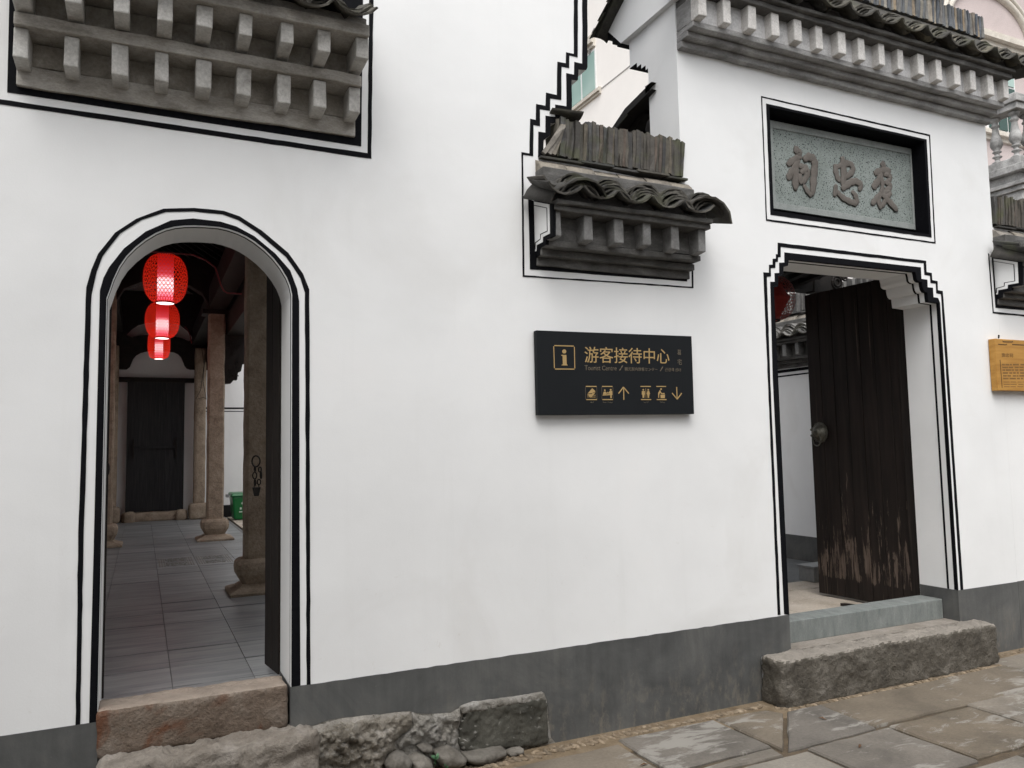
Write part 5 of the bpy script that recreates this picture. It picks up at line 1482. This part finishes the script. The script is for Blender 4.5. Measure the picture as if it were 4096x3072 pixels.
def lantern(label, c, R_, H, pw=.62, lit=True):
    """woven ball lantern: diagonal strands, inner lamp tube, bright base"""
    c = Vector(c)
    t = thing('red_lantern', label, 'lantern', c, 'red woven lanterns')
    def prof(v):                       # v 0 bottom .. 1 top
        s_ = max(0.0, 1 - abs(2 * v - 1) ** 2.4) ** pw
        return R_ * (.42 + .58 * s_)
    b = mb(); N = 34; S = 26
    for fam in (-1, 1):
        for k in range(N):
            for i in range(S):
                v0, v1 = i / S, (i + 1) / S
                q = []
                for v in (v0, v1):
                    a = 2 * math.pi * k / N + fam * v * 1.9
                    dw = .0034 / max(prof(v), .02)
                    for s_ in (-1, 1):
                        rr = prof(v) + (.001 if fam > 0 else 0)
                        q.append(c + Vector((math.cos(a + s_ * dw) * rr, math.sin(a + s_ * dw) * rr, H * v)))
                b.add([q[0], q[1], q[3], q[2]], [(0, 1, 2, 3)])
    for i in range(0, S + 1, 2):       # horizontal hoops close the hexagons
        v = i / S
        for k in range(40):
            a0, a1 = 2 * math.pi * k / 40, 2 * math.pi * (k + 1) / 40; rr = prof(v) - .001
            z = H * v
            b.add([c + Vector((math.cos(a0) * rr, math.sin(a0) * rr, z - .0025)), c + Vector((math.cos(a1) * rr, math.sin(a1) * rr, z - .0025)), c + Vector((math.cos(a1) * rr, math.sin(a1) * rr, z + .0025)), c + Vector((math.cos(a0) * rr, math.sin(a0) * rr, z + .0025))], [(0, 1, 2, 3)])
    b.build('lattice_shade', LAT if lit else LAT_OFF, t, fix=False)
    kk = 1.0 if lit else 2.2
    mb().lathe([(R_ * .36, .004), (R_ * .37 * kk, H * .5), (R_ * .36, H - .004)], c, 24).build('lamp_tube', TUBE if lit else TUBE_OFF, t, smooth=False)
    mb().lathe([(R_ * .43, -.006), (R_ * .45, .0), (R_ * .44, .012), (R_ * .40, .012), (R_ * .40, -.006)], c, 28, cap=False).build('rim', IRON, t)
    if lit: mb().lathe([(.001, -.004), (R_ * .40, -.004), (R_ * .40, -.001), (.001, -.001)], c, 24).build('lamp_base', LBASE, t)
    mb().tube([c + Vector((0, 0, H)), c + Vector((0, 0, H + .3))], .004, 6).build('hanging_cord', IRON, t)
    if lit:
        ld = bpy.data.lights.new('lantern_bulb', 'POINT'); ld.energy = 1.1; ld.color = (1, .33, .28); ld.shadow_soft_size = .05
        lo = bpy.data.objects.new('lantern_bulb', ld); col.objects.link(lo); lo.parent = t; lo.location = (0, 0, -.06)
    return t
lantern('nearest and largest glowing red lantern under the arch', (.198, 5.07, 3.188), .218, .515)
lantern('middle glowing red lantern, hanging just below the largest one', (.2, 6.42, 2.995), .194, .435)
lantern('farthest and narrowest glowing red lantern above the dark plank door', (.2, 8.43, 2.965), .15, .43, .3)
lantern('unlit dark red lantern half hidden at the top left of the gateway', (5.345, 1.70, 2.735), .255, .42, lit=False)
cb = mb().tube([Vector((-.3, 3.0, 3.235))] + Ys(z4([(350, 245), (450, 250), (560, 260), (620, 285), (665, 320), (678, 360), (690, 400), (705, 430), (722, 441), (790, 445)]), 3.0), .007, 6).build('red_cable', RED_CORD)
tag(cb, 'red cable sagging below the dark ceiling above the lanterns', 'cable')
cb = mb().tube(Ys(z4([(520, 600), (532, 612), (545, 640), (552, 680)]), 11.3), .008, 6).build('red_cable', RED_CORD)
tag(cb, 'short red cable end on the far beam right of the lanterns', 'cable')
cb = mb().tube(Ys(z4([(600, 700), (612, 780), (596, 900), (572, 945), (610, 935), (622, 945), (607, 860), (616, 730)]), 11.2), .005, 6).build('loose_wire', IRON)
tag(cb, 'thin dark wire looped down the pilaster right of the plank door', 'wire')
# green bin
bn = thing('litter_bin', 'green plastic wheelie bin standing by the white courtyard wall', 'bin', (1.72, 10.95, .42))
bz = [on_y(*q, 10.7) for q in z4([(741, 1400), (790, 1392), (752, 1518)])]
b = mb().hexa([(1.47, 10.62, .425), (1.93, 10.62, .425), (1.93, 11.05, .425), (1.47, 11.05, .425)], [(1.43, 10.56, .83), (1.97, 10.56, .83), (1.97, 11.12, .83), (1.43, 11.12, .83)]); b.build('bin_body', GREEN, bn, bevel=.03)
b = mb().hexa([(1.405, 10.53, .83), (1.995, 10.53, .83), (1.995, 11.15, .83), (1.405, 11.15, .83)], [(1.43, 10.56, .885), (1.97, 10.56, .885), (1.97, 11.12, .885), (1.43, 11.12, .885)]); b.build('bin_lid', GREEN, bn, bevel=.015)
mb().box(1.37, 1.41, 10.9, 11.1, .80, .85).build('bin_handle', METAL_BOX, bn)
b = mb()
for (x, z, w, h) in ((1.60, .72, .05, .03), (1.585, .69, .03, .03), (1.62, .68, .03, .035), (1.56, .60, .03, .035), (1.61, .60, .04, .035), (1.55, .55, .1, .02)):
    b.box(x, x + w, 10.574, 10.60, z, z + h)
b.build('bin_print', WHITE_PRINT, bn)
# open yard between hall and gate
cf = thing('courtyard_floor', None, None, (3.5, 4, .2), kind='structure')
mb().box(1.42, 6.98, .30, 11.6, .0, .205).build('yard_bed', SAND, cf)
rnd = random.Random(17)
def yard_slab(x0, x1, y0, y1, matl, z=.238):
    mb().box(x0 + .004, x1 - .004, y0 + .004, y1 - .004, .17, z + rnd.uniform(-.002, .002)).build('yard_slab', matl, cf, bevel=.004)
y = .315
for d in (.42, .5, .35, .34):
    x = 3.1 + rnd.uniform(-.3, 0)
    while x < 6.95:
        w = rnd.uniform(.6, 1.1); yard_slab(x, min(x + w, 6.95), y, y + d, YARD); x += w
    y += d
for j in range(9):
    x = 1.44
    while x < 3.0:
        w = rnd.uniform(.6, .95); yard_slab(x, min(x + w, 3.0), .7 + j * 1.2, 1.9 + j * 1.2, YARD, .40 if False else .412); x += w
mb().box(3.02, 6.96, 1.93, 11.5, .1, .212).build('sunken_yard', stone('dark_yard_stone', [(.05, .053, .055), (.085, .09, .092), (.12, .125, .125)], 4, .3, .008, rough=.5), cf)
cw = thing('courtyard_wall', 'white inner courtyard wall with tiled eave and grey plinth seen through the gateway', 'wall', (7.0, 4, 0))
mb().box(7.0, 7.25, .32, 11.6, 0, 3.05).build('wall_face', PLASTER, cw)
mb().box(6.995, 7.2, .33, 11.5, 0, .493).build('plinth', PLINTH, cw)
for z0, z1_ in ((2.425, 2.46), (2.375, 2.392)):
    mb().box(6.997, 7.1, .33, 11.5, z0, z1_).build('painted_line', BLACK, cw)
ce = small_eave(cw, (7.0, 4.6, 2.47), 4.0, 20, 61, ridge_x=(.05, 3.9), tile_m=TILE_LIGHT, rotz=-math.pi / 2, ridge_m=TILE_LIGHT)
bx = thing('metal_box', 'small grey sheet-metal box on the courtyard floor behind the gate leaf', 'box', (5.95, 1.86, .24))
p = on_z(3258, 2331, .24)
b = mb().box(p.x, p.x + .32, p.y, p.y + .2, .24, .38); b.build('box_body', METAL_BOX, bx, bevel=.006)
mb().box(p.x - .012, p.x + .332, p.y - .012, p.y + .212, .375, .392).build('box_lid', METAL_BOX, bx, bevel=.003)
mb().hexa([(5.22, .9, .24), (5.26, .89, .24), (5.42, .36, .24), (5.38, .36, .24)], [(5.22, .9, .262), (5.26, .89, .262), (5.42, .36, .262), (5.38, .36, .262)]).build('fallen_batten', WOOD_LEAF)
tag(bpy.data.objects['fallen_batten'], 'thin wooden batten lying on the floor under the gate leaf', 'batten')

# ------------------------------------------------------------------ cream building behind
cbd = thing('cream_building', 'tall cream and pink modern building with arches rising behind the gatehouse', 'building', (14, 10, 0))
mb().box(12.0, 40, 5.8, 34, 0, 16).build('building_wall', CREAM, cbd)
mb().box(12.02, 40, 5.5, 5.797, 0, 16).build('front_wall', PINK, cbd)
for z in (11.99, 13.64):
    mb().box(11.985, 12.01, 5.9, 15.05, z - .012, z + .012).build('wall_groove', plain('grey_groove', (.35, .34, .33), .8), cbd)
wy0, wy1, wz0, wz1 = 15.2, 18.5, 12.06, 13.36
win = mb().box(11.985, 12.02, wy0, wy1, wz0, wz1).build('window', UPVC, cbd)
for k in range(4):
    y0 = wy0 + .06 + k * .82
    mb().box(11.97, 11.99, y0, y0 + .72, wz0 + .06, wz1 - .06).build('pane', GLASS, win)
for z0, z1_, d in ((11.86, 11.93, .06), (11.93, 12.0, .12), (12.0, 12.06, .08)):
    mb().box(12.0 - d, 12.03, wy0 - .25, wy1 + .3, z0, z1_).build('window_sill', CREAM_TRIM, cbd)
for z0, z1_, d in ((13.42, 13.52, .08), (13.52, 13.66, .16), (13.66, 13.8, .1)):
    mb().box(12.0 - d, 12.03, wy0 + .0, wy1 + .3, z0, z1_).build('window_head', CREAM_TRIM, cbd)
mb().tube([(11.93, 15.1, 13.9), (11.93, 15.35, 13.75), (11.95, 15.5, 13.3)], .03, 8).build('drain_spout', BALUST, cbd)
# front: arch moulding, string course, windows behind the balcony
ap = []
for i in range(25):
    a = math.pi * i / 24; ap.append(Vector((15.05 - 1.25 * math.cos(a), 5.48, 9.55 + .88 * math.sin(a))))
mb().tube(ap, .075, 8).build('arch_moulding', CREAM_TRIM, cbd, smooth=True)
mb().tube([p + Vector((0, -.03, 0)) + (p - Vector((15.05, 5.48, 9.55))).normalized() * .13 for p in ap], .045, 8).build('arch_moulding', CREAM_TRIM, cbd, smooth=True)
for z0, z1_, d in ((9.30, 9.40, .06), (9.40, 9.50, .16), (9.50, 9.58, .1)):
    mb().box(12.0, 24, 5.5 - d, 5.52, z0, z1_).build('string_course', CREAM_TRIM, cbd)
for x0 in (14.75, 16.6):
    fw = mb().box(x0, x0 + .95, 5.46, 5.51, 7.55, 8.95).build('window', UPVC, cbd)
    for k in range(3):
        mb().box(x0 + .05 + k * .3, x0 + .30 + k * .3, 5.44, 5.465, 7.6, 8.5).build('pane', plain('dark_green_pane', (.02, .06, .045), .1), fw)
        mb().box(x0 + .05 + k * .3, x0 + .30 + k * .3, 5.44, 5.465, 8.55, 8.9).build('pane', GLASS, fw)
for z0, z1_, d in ((7.36, 7.44, .06), (7.44, 7.50, .14), (7.50, 7.55, .10)):
    mb().box(12.0, 24, 5.5 - d, 5.52, z0, z1_).build('string_course', CREAM_TRIM, cbd)
# balcony with balusters
BX = 12.0; BY = 3.26
b = mb()
for z0, z1_, ex in ((5.18, 5.32, .02), (5.32, 5.40, .06), (5.40, 5.46, .10), (5.46, 5.62, -.02), (5.62, 5.73, .08), (5.73, 5.87, .0)):
    b.box(BX - ex, 20 + ex, BY - ex, 5.5, z0, z1_)
bal = b.build('balcony', BALUST, cbd, bevel=.01)
mb().box(BX + .3, 19.5, BY + .3, 5.5, 4.2, 5.18).build('balcony_underside', CREAM, cbd)
bp = [(.075, 0), (.08, .02), (.035, .05), (.035, .09), (.065, .105), (.065, .12), (.035, .135), (.035, .17), (.062, .185), (.062, .2), (.04, .215), (.07, .26), (.088, .30), (.08, .37), (.055, .46), (.042, .54), (.04, .58), (.06, .595), (.06, .615), (.042, .63), (.042, .67), (.075, .69), (.075, .72)]
m0 = mb().lathe([(r_ * 1.05, z) for r_, z in bp], (0, 0, 0), 14).mesh('baluster', smooth=True); m0.materials.append(BALUST)
for i in range(7):
    link('baluster', m0, None, bal, Vector((BX + .1, 3.36 + i * .30, 5.87)) - WL[bal.name])
for i in range(1, 20):
    link('baluster', m0, None, bal, Vector((BX + .1 + i * .3, BY + .1, 5.87)) - WL[bal.name])
b = mb().box(BX - .03, BX + .23, BY - .03, 5.5, 6.6, 6.7); b.box(BX + .235, 20, BY - .03, BY + .23, 6.6, 6.7); b.box(BX - .06, BX + .26, BY - .06, 5.48, 6.703, 6.78); b.box(BX + .265, 20, BY - .06, BY + .26, 6.703, 6.78)
b.build('balcony_rail', BALUST, bal, bevel=.01)
mb().box(BX - .02, BX + .22, BY - .02, BY + .22, 6.783, 6.86).build('rail_cap', BALUST, bal, bevel=.02)

# ------------------------------------------------------------------ loose stones and weeds at the foot of the wall
def loose(pts, y, bulge, seed, label, matl=None):
    P = Ys(rb(pts), y)
    c = sum(P, Vector()) / len(P)
    t = rock('loose_stone', matl or COBBLE, None, P, .08, bulge, 8, .008, 12, seed, .55)
    for v in t.data.vertices: v.co -= c
    t.location = c
    tag(t, label, 'stone', 'loose stones at the foot of the wall')
loose([(790, 830), (840, 760), (900, 740), (985, 765), (1000, 800), (980, 860), (900, 900), (810, 890)], -.08, .05, 1, 'rounded greenish stone left of the small weed, under the mortared rubble')
loose([(1000, 800), (1060, 770), (1110, 755), (1160, 790), (1170, 860), (1130, 930), (1020, 900)], -.10, .05, 2, 'small dark stone just left of the small weed')
loose([(1060, 690), (1110, 665), (1165, 675), (1172, 715), (1130, 740), (1080, 720)], -.06, .03, 3, 'little grey-brown stone wedged above the weed')
loose([(1200, 740), (1260, 715), (1330, 700), (1390, 730), (1440, 770), (1430, 810), (1370, 850), (1250, 845), (1210, 800)], -.09, .05, 4, 'wedge-shaped brown stone right of the weed, below the dark squared block')
loose([(1440, 760), (1560, 735), (1760, 703), (1772, 750), (1680, 790), (1620, 825), (1530, 828), (1450, 800)], -.10, .03, 5, 'flat purplish-grey stone lying below the middle of the dark squared block')
loose([(1785, 745), (1820, 715), (1900, 697), (1906, 730), (1860, 748), (1800, 762)], -.07, .02, 6, 'smallest flat grey stone below the right end of the dark squared block')
def weed(px, py, y, n, size, label, seed):
    c = on_y(px, py, y)
    t = thing('weed', label, 'weed', c, 'weeds between the stones')
    rn = random.Random(seed)
    for k in range(n):
        a = 2 * math.pi * k / n + rn.uniform(-.3, .3); el = rn.uniform(.1, .9); L = size * rn.uniform(.7, 1.2)
        d = Vector((math.cos(a) * math.cos(el), math.sin(a) * math.cos(el) - .3, math.sin(el))).normalized()
        sd = d.cross(Vector((0, -.6, 1))).normalized() * L * .28
        base = c + Vector((0, 0, size * rn.uniform(-.2, .6)))
        m = mb(); up = Vector((0, -.4, .6)) * L * .1
        m.add([base, base + d * L * .35 + sd * .7 + up, base + d * L * .7 + sd + up * .5, base + d * L, base + d * L * .7 - sd + up * .5, base + d * L * .35 - sd * .7 + up, base + d * L * .55], [(0, 1, 6), (1, 2, 6), (2, 3, 6), (3, 4, 6), (4, 5, 6), (5, 0, 6)])
        m.build('leaf', LEAF, t, fix=False)
    mb().tube([c + Vector((0, .01, -size * 1.2)), c + Vector((0, 0, size * .5))], [.0035, .002], 6).build('stem', LEAF, t)
weed(1742, 3036, -.125, 11, .024, 'small green weed growing between the loose stones', 1)
weed(1786, 3068, -.13, 6, .016, 'tiny weed sprout low to the right of the bigger weed', 2)
for i, (px, py) in enumerate(((3440, 2985), (3290, 2640 + 235), (2575, 3060))):
    p = on_z(px, py, .004); a = i * 1.3 + .5
    u, v = Vector((math.cos(a), math.sin(a), 0)) * .028, Vector((-math.sin(a), math.cos(a), 0)) * .008
    m = mb(); m.add([p - u, p - u * .2 - v + Vector((0, 0, .004)), p + u, p + u * .1 + v + Vector((0, 0, .006)), p + Vector((0, 0, .012))], [(0, 1, 4), (1, 2, 4), (2, 3, 4), (3, 0, 4)])
    o = m.build('dead_leaf', plain('dry_leaf', (.10, .05, .022), .8), None, fix=False)
    tag(o, ['curled brown leaf on the pale-crusted flagstone at the bottom', 'brown leaf scrap in the joint below the step', 'brown leaf scrap on the flagstone near the bottom edge'][i], 'leaf', 'dead leaves on the lane')
